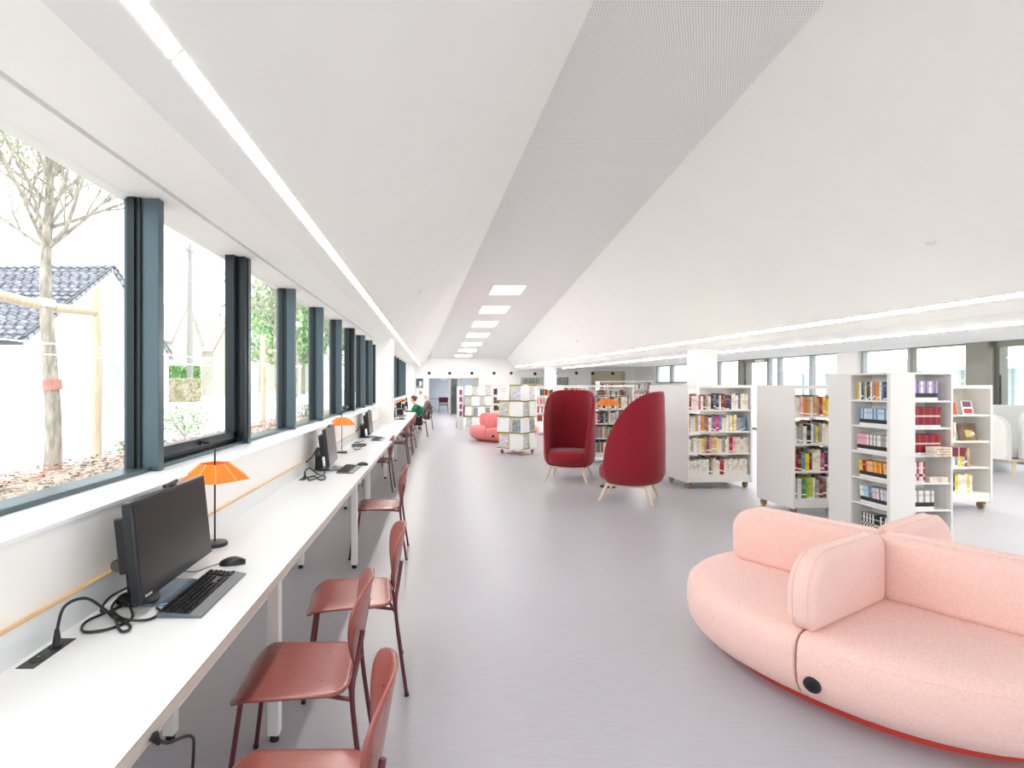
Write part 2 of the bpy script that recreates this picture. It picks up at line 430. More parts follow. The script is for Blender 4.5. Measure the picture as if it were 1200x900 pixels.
for a, b_ in zip(ys[:-1], ys[1:]):
    P4 = []
    for y in (a+.004, b_-.004):
        m_ = (zs(y)-ZF)/(xf(y)-xr(y)); d = .15
        c = Vector((xf(y)-d, y, ZF+d*m_)); td = Vector((-1,0,m_)).normalized(); P4 += [c-td*.024, c+td*.024]
    nn = Vector((-1,0,-1)).normalized()
    p = [P4[0], P4[1], P4[3], P4[2]]
    q.rings([[v+nn*.012 for v in p], [v-nn*.02 for v in p]])
    for s, (i0, i1) in ((-1, (0, 3)), (1, (1, 2))):
        e = td*(.004*s); hs.rings([[p[i0]+nn*.016, p[i0]+e+nn*.016, p[i1]+e+nn*.016, p[i1]+nn*.016], [p[i0]-nn*.02, p[i0]+e-nn*.02, p[i1]+e-nn*.02, p[i1]-nn*.02]])
q.build('diffuser', LED, t, weld=True); hs.build('added_light_baffle', STEELW, t)  # side rails added to keep the diffuser from lighting its own slope
t = thing('linear_ceiling_light', 'light line in the low soffit beside the right glazed wall', 'ceiling light')
q = MB()
def sof(x, y): return ZF + (x-xf(y))/(xw(y)+.3-xf(y))*(ZW-ZF)
ys = [1.5+(24.9-1.5)*i/8 for i in range(9)]
for a, b_ in zip(ys[:-1], ys[1:]):
    p = []
    for y, s in ((a,-1),(a,1),(b_,1),(b_,-1)):
        x = 5.64+(24.9-y)*.087+s*.03; p.append(Vector((x, y+(.004 if y == a else -.004), sof(x,y)-.022)))
    q.rings([p, [v+Vector((0,0,.02)) for v in p]])
q.build('diffuser', LED2, t, weld=True)
for (x, y, z, w) in ((5.05, 5.6, 0, 'near'), (4.3, 17.0, 0, 'far')):
    m_ = (zs(y)-ZF)/(xf(y)-xr(y)); z = ZF+(xf(y)-x)*m_
    q = MB(); q.cyl((x,y,z+.02),(x-.03,y,z-.035),.05,.035,n=16)
    tag(q.build('smoke_detector', STEELW, smooth=True), 'small round white detector on the right ceiling slope, %s one' % w, 'detector')
q = MB(); x = -.35; q.cyl((x,9.4,ZH+.65+.02),(x+.03,9.4,ZH+.65-.035),.05,.035,n=16)
tag(q.build('smoke_detector', STEELW, smooth=True), 'small round white detector on the left ceiling slope', 'detector')

# ------------------------------------------------------------------ left windows
MY = [-3.7,-1.1,.25,1.55,2.82,4.15,5.47,6.79,8.08,9.33,10.6,11.8,13.1,14.4,15.7,17.0,18.3,19.6,20.9,22.2,23.5]
MY = [-3.7,-1.1,2.82,4.15,5.47,6.79,8.08,9.33,10.6,11.8,13.1,14.4,15.7,17.0,18.3,19.6,20.9,22.2,23.5]
Z0, Z1 = 1.1035, ZH
for i in range(len(MY)-1):
    a, b_ = MY[i], MY[i+1]
    t = bpy.data.objects.new('window_%d' % (i+1), None); COL.objects.link(t)
    sash = i in (2, 6, 10, 14)
    struct(t, 'opening window with dark sash' if sash else 'tall fixed window in blue grey frame')
    q = MB()
    q.box((XG-.05,b_,Z0),(XI,b_+.055,Z1))                 # mullion at far side
    q2 = MB(); q2.box((XG-.02,b_-.028,Z0+.02),(XG+.018,b_,Z1)); q2.box((XG-.02,b_-.014,Z0+.01),(XG+.042,b_,Z1)); q2.box((XG-.02,a+.055,Z0+.02),(XG+.018,a+.075,Z1)); q2.build('glazing_bead', FRAMED, t)
    q.box((XG-.05,a+.055,Z0),(XI-.045,b_,Z0+.018))        # bottom rail
    q.box((XI-.05,a+.055,Z0),(XI-.04,b_,Z0+.022))
    q.build('window_frame', FRAME, t, bevel=.002, seg=1)
    if sash:
        q = MB(); s0, s1 = a+.07, b_-.05; zz0, zz1 = Z0+.05, Z1+.058; w = .055
        for (p, r) in (((s0,zz0),(s0+w,zz1)), ((s1-w,zz0),(s1,zz1)), ((s0,zz0),(s1,zz0+w)), ((s0,zz1-w),(s1,zz1))):
            q.box((XG-.01,p[0],p[1]),(XG+.06,r[0],r[1]))
        q.box((XG-.03,a+.055,Z0+.02),(XG+.03,b_-.02,zz0)); q.box((XG-.03,s1,zz0),(XI-.01,b_-.001,Z1))
        s = q.build('sash', FRAMED, t, bevel=.003, seg=1)
        q = MB(); yc = (s0+s1)/2; zc = zz0+.028
        q.box((XG+.06,yc-.035,zc-.012),(XG+.072,yc+.035,zc+.012)); q.tube([(XG+.07,yc,zc),(XG+.10,yc,zc),(XG+.10,yc+.13,zc+.005)],.008,8)
        q.build('window_handle', BLACK, t, smooth=True)
    q = MB(); q.box((XG-.004,a+.05,Z0+.01),(XG+.004,b_+.005,Z1)); q.build('glass', GLASS, t)

# ------------------------------------------------------------------ right glazed wall
def wpt(y, off=0): return Vector((xw(y)+off, y, 0))
RA = math.atan2(-.0644, 1)   # wall heading
def wallbox(q, y0, y1, o0, o1, z0, z1):
    q.rings([[(xw(y0)+o0,y0,z0),(xw(y0)+o1,y0,z0),(xw(y1)+o1,y1,z0),(xw(y1)+o0,y1,z0)],
             [(xw(y0)+o0,y0,z1),(xw(y0)+o1,y0,z1),(xw(y1)+o1,y1,z1),(xw(y1)+o0,y1,z1)]])
q = MB()
wallbox(q, 26.3, YE+.2, 0, .25, -.1, 2.6); wallbox(q, 21.85, 26.3, 0, .25, -.1, 1.62)
wallbox(q, 21.85, 23.3, 0, .25, 1.6, 2.6); wallbox(q, 14.5, 15.2, -.05, .25, -.1, 2.6); wallbox(q, YB, -1.0, 0, .25, -.1, 2.6)
wallbox(q, YB, YE, .0, .3, ZW-.005, 2.75)
struct(q.build('wall_right', WALL), 'white piers of the right glazed wall')
bays = [(23.3,24.8,1.62),(24.9,26.3,1.62),(21.1,21.85,.0),(19.7,21.1,.0),(18.2,19.45,0),(17.7,18.2,0),(16.3,17.7,0),(15.2,16.3,0),
        (13.1,14.5,0),(11.65,13.1,0),(9.6,11.2,0),(7.6,9.6,0),(5.6,7.6,0),(3.2,5.6,0),(1.2,3.2,0),(-1,1.2,0)]
for i, (a, b_, z0) in enumerate(bays):
    door = i in (4, 10)
    nm = 'door_%d' % (2+i//10) if door else 'window_%d' % (20+i)
    t = bpy.data.objects.new(nm, None); COL.objects.link(t); struct(t, 'glazed door in the right wall' if door else 'full height window of the right glazed wall' if z0 == 0 else 'small high window at the far right')
    q = MB(); w = .07
    wallbox(q, a, a+w, .04, .14, z0, ZW); wallbox(q, b_-w, b_, .04, .14, z0, ZW); wallbox(q, a, b_, .04, .14, ZW-.045, ZW); wallbox(q, a, b_, .04, .14, z0, z0+.07)
    if door: wallbox(q, a, b_, .0, .14, ZW-.13, ZW)
    q.build('door_frame' if door else 'window_frame', FRAMEI if (door or i in (9,)) else mat('pale_grey_frame','a9adae',.4,metal=.3), t)
    q = MB(); wallbox(q, a+w, b_-w, .085, .095, z0+.07, ZW-.04); q.build('glass', GLASS, t)
    if door:
        q = MB(); y = b_-.16; q.tube([(xw(y)-.04,y,1.0),(xw(y)-.04,y,1.75)],.018,8); q.build('door_handle', BLACKS, t, smooth=True)
        q = MB(); wallbox(q, a+.1, b_-.7, -.05, .01, ZW-.11, ZW-.05); q.build('door_closer', STEELW, t)
q = MB(); wallbox(q, 11.2, 11.65, -.12, .3, 0, ZW); wallbox(q, 19.45, 19.72, -.05, .3, 0, ZW)
struct(q.build('trim_3', FRAMEI, bevel=.01), 'broad grey bronze door posts of the right glazed wall')
# ------------------------------------------------------------------ desk
DZ = .74
t = thing('desk', 'long white desk on white legs running along the left windows', 'desk')
q = MB(); q.box((-1.23,.3,DZ-.04),(-.69,23.6,DZ-.002)); o = q.build('edge_band', DESKE, t)
q = MB(); q.box((-.70,.3,DZ-.0042),(-.6885,23.6,DZ-.0018)); q.build('dark_edge_line', mat('brown_edge','6b4a3a',.6), t)
q = MB(); q.box((-1.23,.3,DZ-.002),(-.688,23.6,DZ)); q.build('worktop', DESKW, t)
q = MB(); q.box((-1.2495,.3,DZ),(-1.23,23.6,.846)); q.build('upstand', DESKW, t)
q = MB(); q.box((-1.2495,.3,.846),(-1.2285,23.6,.849)); q.build('upstand_edge', PLY, t)
for y in (.9, 2.36, 4.60, 6.80, 9.0, 11.1, 13.3, 15.5, 17.7, 19.9, 22.1):
    for x in ((-.745, -1.20) if y not in (6.8, 9.0, 11.1) else (-.92, -1.2)):
        q = MB(); q.box((x,y,.03),(x+.05,y+.05,DZ-.04)); l = q.build('leg', STEELW, t, bevel=.003)
        q = MB(); q.cyl((x+.025,y+.025,0),(x+.025,y+.025,.03),.02,n=12); q.build('foot', BLACK, l)
    q = MB(); q.box((-1.2,y+.008,DZ-.075),(-.74 if y not in (6.8,9.0,11.1) else -.9,y+.042,DZ-.04)); q.build('crossbar', STEELW, t)
for k, (y, x) in enumerate(((1.555,-1.182), (4.62,-1.17), (7.6,-1.17))):
    q = MB(); q.box((x-.034,y-.01,DZ),(x+.034,y+.20,DZ+.0015)); r = q.build('socket_frame', STEELW, t)
    q = MB(); q.box((x-.026,y,DZ+.0015),(x+.026,y+.185,DZ+.003)); q.m = 1
    for yy in (.05, .13):
        q.cyl((x,y+yy,DZ+.003),(x,y+yy,DZ+.0045),.021,n=20)
    q.m = 2; q.cyl((x+.004,y+.05,DZ+.0045),(x+.004,y+.05,DZ+.012),.0025,n=8)
    q.build('desk_socket', [mat('dark_grey_plastic','33343a',.4), BLACK, mat('chrome','d8d8d8',.2,metal=1)], r)
# cables
def cable(name, label, pts, r=.0045, k=7, plug=None):
    q = MB(); q.tube(smoothpath(pts, k), r, 8)
    if plug:
        a = Vector(pts[0]); q.cyl(a, a+Vector(plug)*.05, .0135, .006, n=12)
    return tag(q.build(name, BLACK, smooth=True), label, 'cable')
z = DZ+.006
cable('power_cable', 'black power cable looping from the desk socket to the nearest monitor',
      [(-1.18,1.685,.748),(-1.18,1.688,.80),(-1.165,1.70,.862),(-1.14,1.76,.862),(-1.125,1.83,.80),(-1.11,1.86,z+.012),(-1.04,1.83,z),(-1.02,1.79,z),(-1.045,1.785,z+.003),
       (-1.12,1.87,z+.02),(-1.19,1.92,z+.01),(-1.20,1.99,z+.03),(-1.15,2.03,.80),(-1.115,2.045,.80)], .0048, plug=(0,0,1))
cable('power_cable', 'black cable coiled on the desk behind the nearest monitor stand',
      [(-1.105,2.04,.79),(-1.16,1.98,z),(-1.2,1.86,z),(-1.16,1.78,z),(-1.09,1.80,z),(-1.06,1.88,z),(-1.12,1.97,z+.012),(-1.18,2.05,z+.02),(-1.17,1.95,z+.01),(-1.07,1.85,z+.012),(-1.0,1.87,z),(-.985,1.93,z),(-1.02,1.97,z)])
cable('power_cable', 'black cable plugged into the underside of the desk edge at the very front',
      [(-.684,1.305,.712),(-.668,1.31,.696),(-.655,1.32,.685),(-.632,1.34,.685),(-.618,1.36,.675),(-.612,1.36,.65),(-.62,1.35,.55),(-.66,1.30,.4),(-.7,1.25,.2),(-.72,1.2,.006)], .0038, plug=(.25,.1,-.45))
cable('power_cable', 'black cable twisted in loops in front of the second monitor',
      [(-1.17,4.75,.746),(-1.17,4.76,.80),(-1.15,4.85,.81),(-1.10,4.92,z),(-1.03,4.84,z),(-.98,4.70,z),(-1.0,4.62,z),(-1.06,4.70,z+.004),(-1.10,4.82,z),(-1.13,4.70,z+.004),(-1.09,4.62,z),(-1.03,4.80,z+.008),(-1.05,5.0,z+.01),(-1.10,5.06,.78)], .006, plug=(0,0,1))
cable('power_cable', 'thin black cable trailing on the desk behind the third monitor',
      [(-1.15,7.2,z),(-1.10,7.0,z),(-1.05,6.8,z),(-1.0,6.9,z),(-1.04,7.2,z),(-1.12,7.6,z),(-1.1,7.9,z)], .005)
q = MB(); q.tube([(-1.07+.09*math.cos(a)*(1+.1*math.sin(5*a)), 7.25+.13*math.sin(a), z+.002*math.sin(3*a)+.004*k) for k in range(3) for a in [i*PI/10 for i in range(20)]], .005, 6)
tag(q.build('cable_coil', BLACK, smooth=True), 'coil of grey black cable lying on the desk before the third monitor', 'cable')

# ------------------------------------------------------------------ monitor (local: faces +X, width along Y)
def make_monitor(label, webcam=True, badge=True, arm=False):
    t = thing('monitor', label, 'monitor', group=None)
    W, H = .594, .352; tilt = math.radians(-6)
    M = Matrix.Translation((0,0,.05)) @ Matrix.Rotation(tilt, 4, 'Y')
    q = MB(); q.box((-.035,-W/2,0),(0,W/2,H), M); p = q.build('display_panel', BLACKS, t, bevel=.004)
    q = MB(); q.box((0,-W/2+.012,.034),(.0015,W/2-.012,H-.012), M); q.build('screen', SCREEN, p)
    q = MB(); q.box((-.078,-.28,.10),(-.035,.10,H-.05), M); q.build('computer_unit', BLACK, t, bevel=.008)
    q = MB(); q.tube([(-.07,-.10,.19),(-.11,-.13,.17),(-.115,-.14,.10),(-.105,-.14,.012)],[.022,.026,.024,.026],12); q.cyl((-.10,-.27,.172),(-.10,-.10,.172),.022); q.cyl((-.095,-.14,.009),(-.095,-.14,.022),.075,.070,n=28)
    if arm: q.box((-.175,-.045,.01),(-.125,.045,.18)); q.tube([(-.10,-.2,.2),(-.13,-.15,.215),(-.16,-.3,.15),(-.19,-.42,.12)],.009,8)
    q.build('stand', BLACK, t, smooth=True)
    q = MB(); q.cyl((-.10,-.275,.172),(-.10,-.268,.172),.019,n=24); q.build('knob', mat('knob_grey','55585b',.3,metal=.6), t)
    q = MB(); q.prism([(x*1.0-.03, y-.06) for x, y in rrect(.23,.27,.09,6)], 0, .009); q.build('base', mat('steel_blue_base','6d8ba2',.25,metal=.7), t, bevel=.003)
    if webcam:
        q = MB(); q.box((-.03,.02,H),(-.006,.05,H+.012), M); q.cyl(M@Vector((-.005,-.05,H+.012)), M@Vector((-.005,.05,H+.018)), .0075, n=12)
        q.build('webcam', BLACK, t, smooth=True)
    if badge:
        cu = bpy.data.curves.new('badge', 'FONT'); cu.body = 'lenovo'; cu.size = .017; cu.extrude = .0004; cu.align_x = 'LEFT'
        cu.materials.append(mat('badge_white','f2f2f2',.4)); tmp = bpy.data.objects.new('badge', cu); COL.objects.link(tmp); bpy.context.view_layer.update(); me = bpy.data.meshes.new_from_object(tmp); bpy.data.objects.remove(tmp); b = bpy.data.objects.new('badge', me); COL.objects.link(b); b.parent = p
        b.matrix_local = M @ Matrix.Translation((.001,-W/2+.03,.010)) @ Matrix(((0,0,1,0),(1,0,0,0),(0,1,0,0),(0,0,0,1)))
    return t
mon = make_monitor('nearest black monitor, facing the room, with a webcam on top, on the white desk'); mon.location = (-1.035,2.19,DZ)
m2 = make_monitor('second black monitor along the desk, on a short arm, beside the second orange lamp', True, False, True); m2.location = (-1.03,5.33,DZ); m2.rotation_euler.z = .06
dup(m2, (-1.06,8.55,DZ), .03, 'third black monitor along the desk, in front of the white square pillar')
# ------------------------------------------------------------------ keyboard (local: user side = +X, length along Y)
KEY = MB(); KEY.rings([[(-.0078,-.0080,0),(.0078,-.0080,0),(.0078,.0080,0),(-.0078,.0080,0)],[(-.006,-.006,.008),(.006,-.006,.008),(.006,.006,.008),(-.006,.006,.008)]])
KEYM = mat('key_black', '101114', .35)
def make_keyboard(label, single):
    t = thing('keyboard', label, 'keyboard')
    q = MB(); L = .441/2
    q.rings([[(-.075,s*L,0),(-.075,s*L,.019),(.035,s*L,.012),(.082,s*L,.005),(.082,s*L,0)] for s in (1,-1)])
    q.build('body', mat('keyboard_grey','5a6770',.4), t, bevel=.003)
    q = MB(); q.rings([[(.036,s*(L-.002),.0135),(.080,s*(L-.002),.0065),(.080,s*(L-.002),.0045),(.036,s*(L-.002),.011)] for s in (1,-1)])
    q.build('palm_rest', mat('palm_rest_grey','70767b',.4), t)
    keys = []
    for r in range(6):
        x = -.062 + r*.0178 + (0 if r == 0 else .004)
        zt = .0185 - (x+.075)*.0636
        y = -L+.014
        while y < L-.010:
            u = (y+L)/(2*L)
            if .665 < u < .685 or .84 < u < .86 or (r == 3 and .67 < u < .85) : y += .0095; continue
            if r == 4 and (.67 < u < .72 or .79 < u < .85): y += .0095; continue
            w = 1.
            if r == 5 and .28 < u < .30: w = 5.2; y += .0385
            keys.append((x, y, zt, w)); y += .0182 + (.0385 if w > 1 else 0)
    if single:
        km = KEY.mesh('key', KEYM)
        for (x, y, zt, w) in keys:
            k = bpy.data.objects.new('key', km); COL.objects.link(k); k.parent = t; k.location = (x,y,zt); k.scale = (1,w,1)
    else:
        q = MB()
        for (x, y, zt, w) in keys: q.add([(x+a, y+b*w, zt+c) for a, b, c in KEY.v], KEY.f)
        q.build('keys', KEYM, t)
    return t
kb = make_keyboard('nearest black keyboard in front of the nearest monitor on the white desk', True); kb.location = (-.908,2.115,DZ); kb.rotation_euler.z = .0
k2 = make_keyboard('black keyboard in front of the second monitor along the desk', False); k2.location = (-.86,5.2,DZ); k2.rotation_euler.z = -.03
dup(k2, (-.90,8.1,DZ), -.05, 'black keyboard in front of the third monitor along the desk')
q = MB(); N = 14
def mouse(label, loc, rz):
    rs = []
    for i in range(9):
        u = i/8; x = -.055+.11*u; w = .033*math.sin(PI*(.08+.84*u))**.45; h = .034*math.sin(PI*(.1+.78*u))**.7
        rs.append([(x, w*math.cos(a), max(0, h*math.sin(a))) for a in [PI*j/10 for j in range(11)]])
    q = MB(); q.rings(rs); o = q.build('computer_mouse', BLACKS, smooth=True); o.location = loc; o.rotation_euler.z = rz
    return tag(o, label, 'computer mouse')
mouse('black computer mouse lying beyond the nearest keyboard', (-.935,2.47,DZ), .25)
mouse('black computer mouse beyond the second keyboard, by the desk edge', (-.775,5.50,DZ), .1)
cable('mouse_cable', 'thin black mouse cable from the nearest mouse back under the monitor', [(-.985,2.455,DZ+.008),(-1.02,2.42,DZ+.004),(-1.05,2.36,DZ+.004),(-1.1,2.36,DZ+.004)], .002)
cable('mouse_cable', 'thin black keyboard cable running under the nearest monitor', [(-.985,2.12,DZ+.01),(-1.02,2.14,DZ+.004),(-1.06,2.2,DZ+.004),(-1.12,2.27,DZ+.004)], .0025)

# ------------------------------------------------------------------ orange lamp
def make_lamp(label, pole_h, shade_z, r, base_r, cat='desk lamp', name='desk_lamp'):
    t = thing(name, label, cat)
    q = MB(); q.lathe([(base_r,0),(base_r,.012),(base_r*.93,.017),(.006,.02)], n=32); q.build('base', BLACKS, t, smooth=True)
    q = MB(); q.cyl((0,0,.015),(0,0,pole_h),.0045,n=10); q.build('pole', BLACK, t, smooth=True)
    q = MB(); n = 5; top = []; bot = []; h = r*.46
    for k in range(n*2):
        a = 2*PI*k/(n*2)+.1; ex = 1.0 if k % 2 == 0 else .95
        top.append((r*.42*ex*math.cos(a), r*.42*ex*math.sin(a), shade_z+h+(0 if k % 2 == 0 else .004))); bot.append((r*ex*math.cos(a), r*ex*math.sin(a), shade_z+(0 if k % 2 == 0 else .004)))
    q.rings([bot, top], cap=False)
    q2 = MB()
    for k in range(n*2): q2.tube([Vector(bot[k])*1.0+Vector((0,0,.001)), top[k]], .0018, 5)
    o = q.build('lamp_shade', ORANGE, t); md = o.modifiers.new('t','SOLIDIFY'); md.thickness = .003
    q2.build('seam', mat('pale_orange_seam','ffc98a',.4), o)
    q = MB()
    for k in range(0, n*2, 4): q.tube([(0,0,shade_z+h*.8), (top[k][0]*.97, top[k][1]*.97, shade_z+h*.9)], .002, 6)
    q.cyl((0,0,shade_z+h*.5),(0,0,shade_z+h*.85),.014,n=12); q.build('shade_holder', BLACK, t)
    q = MB(); q.lathe([(.001,shade_z+.01),(.022,shade_z+.02),(.026,shade_z+.036),(.012,shade_z+.055)], n=14); q.build('bulb', mat('frosted_bulb','f6efe2',.4), t, smooth=True)
    return t
l1 = make_lamp('nearest desk lamp with pleated orange shade, behind the nearest monitor', .495, .335, .17, .062); l1.location = (-1.135,2.76,DZ)
dup(l1, (-1.165,6.52,DZ), .4, 'second orange desk lamp along the desk, just beyond the second monitor')
l3 = make_lamp('orange floor lamp on a thin pole between the two red pod chairs', 1.42, 1.24, .20, .12, 'floor lamp', 'floor_lamp'); l3.location = (2.56,8.3,0)

# ------------------------------------------------------------------ red wooden chair (local: faces +X)
def make_chair(label):
    t = thing('chair', label, 'chair', group=None)
    # seat: curved ply shell
    def outline(v):   # v 0 rear..1 front -> half width
        return None
    nx, ny = 12, 12; q = MB(); rs = []
    def top(u, v):    # u -1..1 across, v 0 (rear)..1 (front)
        w = .185+.04*v
        e = abs(u)
        # round the outline with a superellipse remap
        x = -.205+.43*v
        zc = .452+.010*(2*v-1)**2 - .008
        if v > .82: zc -= .045*((v-.82)/.18)**2
        zc += .010*e**4*(1-v) - .012*e**6
        return x, w*u, zc
    pts = []
    out = rrect(.43, .45, .09, 6, cx=.01, cy=0, radii=(.07,.10,.10,.07))
    # polar fan of the outline for a clean shell
    rings = []
    for s in (0.0, .3, .6, .82, .93, 1.0):
        ring = []
        for (x, y) in out:
            X = .01+(x-.01)*s; v = (X+.205)/.43; Y = y*s*(.90+.10*v)
            zc = .452 - .010*math.cos(PI*min(1,max(0,v)))*0 + .008*(1-2*v)**2*.5
            if v > .78: zc -= .05*((v-.78)/.22)**2
            if v < .12: zc += .012*((.12-v)/.12)**2
            zc -= .010*s**6 - .006*abs(y/.225*s)**3
            ring.append(Vector((X, Y, zc)))
        rings.append(ring)
    n = len(out); vs = [Vector((.01,0,.4525))]; fs = []
    for ring in rings[1:]: vs += ring
    for j in range(n): fs.append((0, 1+j, 1+(j+1) % n))
    for i in range(len(rings)-2):
        for j in range(n):
            k = (j+1) % n; fs.append((1+i*n+j, 1+(i+1)*n+j, 1+(i+1)*n+k, 1+i*n+k))
    q.add(vs, fs); seat = q.build('seat', CHAIRW, t, smooth=True, angle=80)
    md = seat.modifiers.new('t','SOLIDIFY'); md.thickness = .011; md.offset = -1
    seat.modifiers.new('b','BEVEL').width = .003
    q = MB()
    for x in (-.10, .09):
        for y in (-.11, .11): q.cyl((x,y,.4505),(x,y,.4545),.005,n=10)
    q.build('screw', CHAIRT, seat)
    # backrest: leaf of ply, leaning back and curved in plan
    prof = [(.475,.060),(.50,.090),(.54,.125),(.60,.168),(.66,.192),(.71,.197),(.75,.186),(.785,.148),(.806,.07)]
    q = MB(); rs = []; m_ = 10
    for (z, w) in prof:
        cx = -.222 - (z-.455)*.18
        rs.append([Vector((cx+ .055*(w*s)**2/.04, w*s, z - (.0 if z < .7 else 0))) for s in [-1+2*j/m_ for j in range(m_+1)]])
    q.rings(rs, cap=False, closed=False); bk = q.build('backrest', CHAIRW, t, smooth=True, angle=80)
    md = bk.modifiers.new('s','SUBSURF'); md.levels = 1; md.render_levels = 1
    md = bk.modifiers.new('t','SOLIDIFY'); md.thickness = .011; md.offset = 0
    q = MB()
    for z_ in (.61, .70):
        for y in (-.09, .09):
            cx = -.222-(z_-.455)*.18+.055*y*y/.04; q.cyl((cx-.004,y,z_),(cx+.0085,y,z_),.005,n=10)
    q.build('screw', CHAIRT, bk)
    for s in (-1, 1):
        q = MB(); q.tube(smoothpath([(-.275,s*.215,.012),(-.235,s*.20,.30),(-.222,s*.192,.45),(-.236,s*.165,.54),(-.256,s*.140,.65)],5), .0095, 10)
        l = q.build('leg', CHAIRT, t, smooth=True); q = MB(); q.cyl((-.277,s*.216,0),(-.275,s*.215,.014),.012,n=10); q.build('foot', BLACK, l)
        q = MB(); q.tube([(.225,s*.215,.012),(.17,s*.185,.428)], .0095, 10)
        l = q.build('leg', CHAIRT, t, smooth=True); q = MB(); q.cyl((.227,s*.216,0),(.225,s*.215,.014),.012,n=10); q.build('foot', BLACK, l)
        q = MB(); q.tube([(.17,s*.185,.428),(.05,s*.165,.432),(-.12,s*.17,.432),(-.221,s*.192,.425)], .008, 8); q.build('seat_rail', CHAIRT, t, smooth=True)
    q = MB(); q.tube([(.17,-.185,.428),(.17,.185,.428)], .008, 8); q.tube([(-.224,-.193,.40),(-.19,0,.405),(-.224,.193,.40)], .008, 8); q.build('stretcher', CHAIRT, t, smooth=True)
    return t
CH = make_chair('dusty red wooden chair nearest the camera, cut off by the bottom edge of the photo')
CH.location = (-.40,1.44,0); CH.rotation_euler.z = PI+.06
for (x, y, rz, lb) in [(-.545,2.13,.06,'second dusty red chair from the camera, seat half under the desk edge'),
                       (-.465,2.90,.13,'third dusty red chair from the camera, standing just beyond the nearest white desk leg'),
                       (-.575,5.05,.02,'fourth dusty red chair from the camera, standing at the end of the second keyboard'),
                       (-.95,8.08,.0,'fifth dusty red chair from the camera, pushed far under the desk'),
                       (-.86,10.55,.0,'sixth dusty red chair from the camera, in front of the white square pillar'),
                       (-.87,12.3,.0,'seventh dusty red chair from the camera, just beyond the white square pillar'),
                       (-.86,13.6,.05,'eighth dusty red chair from the camera, next to the person in green'),
                       (-.63,16.35,.0,'dusty red chair with the person in the green sweater sitting on it'),
                       (-.50,19.0,.0,'dusty red chair with the person in the brown jacket sitting on it')]:
    dup(CH, (x,y,0), PI+rz, lb, group='dusty red chairs along the desk')
CH['group'] = 'dusty red chairs along the desk'
dup(CH, (.83,19.8,0), PI*.5, 'dusty red chair beside the farther display tower')

# padded chair and table in the room beyond
q = MB()
t = thing('meeting_chair', 'burgundy padded chair on dark legs in the room beyond the end door', 'chair', (.22,30.6,0))
q.box((-.25,-.22,.42),(.25,.22,.47)); q.build('seat', mat('burgundy_pad','5c2733',.7), t, bevel=.02)
q = MB(); q.box((-.26,-.27,.56),(.26,-.23,.86)); q.build('backrest', mat('burgundy_pad','5c2733',.7), t, bevel=.02)
for sx in (-1,1):
    for sy in (-1,1):
        q = MB(); q.tube([(sx*.27,sy*.25,0),(sx*.23,sy*.2,.43)] if sy > 0 else [(sx*.27,-.27,0),(sx*.23,-.22,.43),(sx*.2,-.25,.6)], .014, 8); q.build('leg', BLACKS, t)
t = thing('meeting_table', 'thin topped table behind the burgundy padded chair in the end room', 'table', (.1,32.2,0))
q = MB(); q.box((-.9,-.4,.71),(1.2,.4,.74)); q.build('tabletop', mat('slate_top','6b747d',.4), t)
for sx in (-.8,1.1):
    for sy in (-.35,.35): q = MB(); q.cyl((sx,sy,0),(sx,sy,.71),.02,n=10); q.build('leg', STEELW, t)

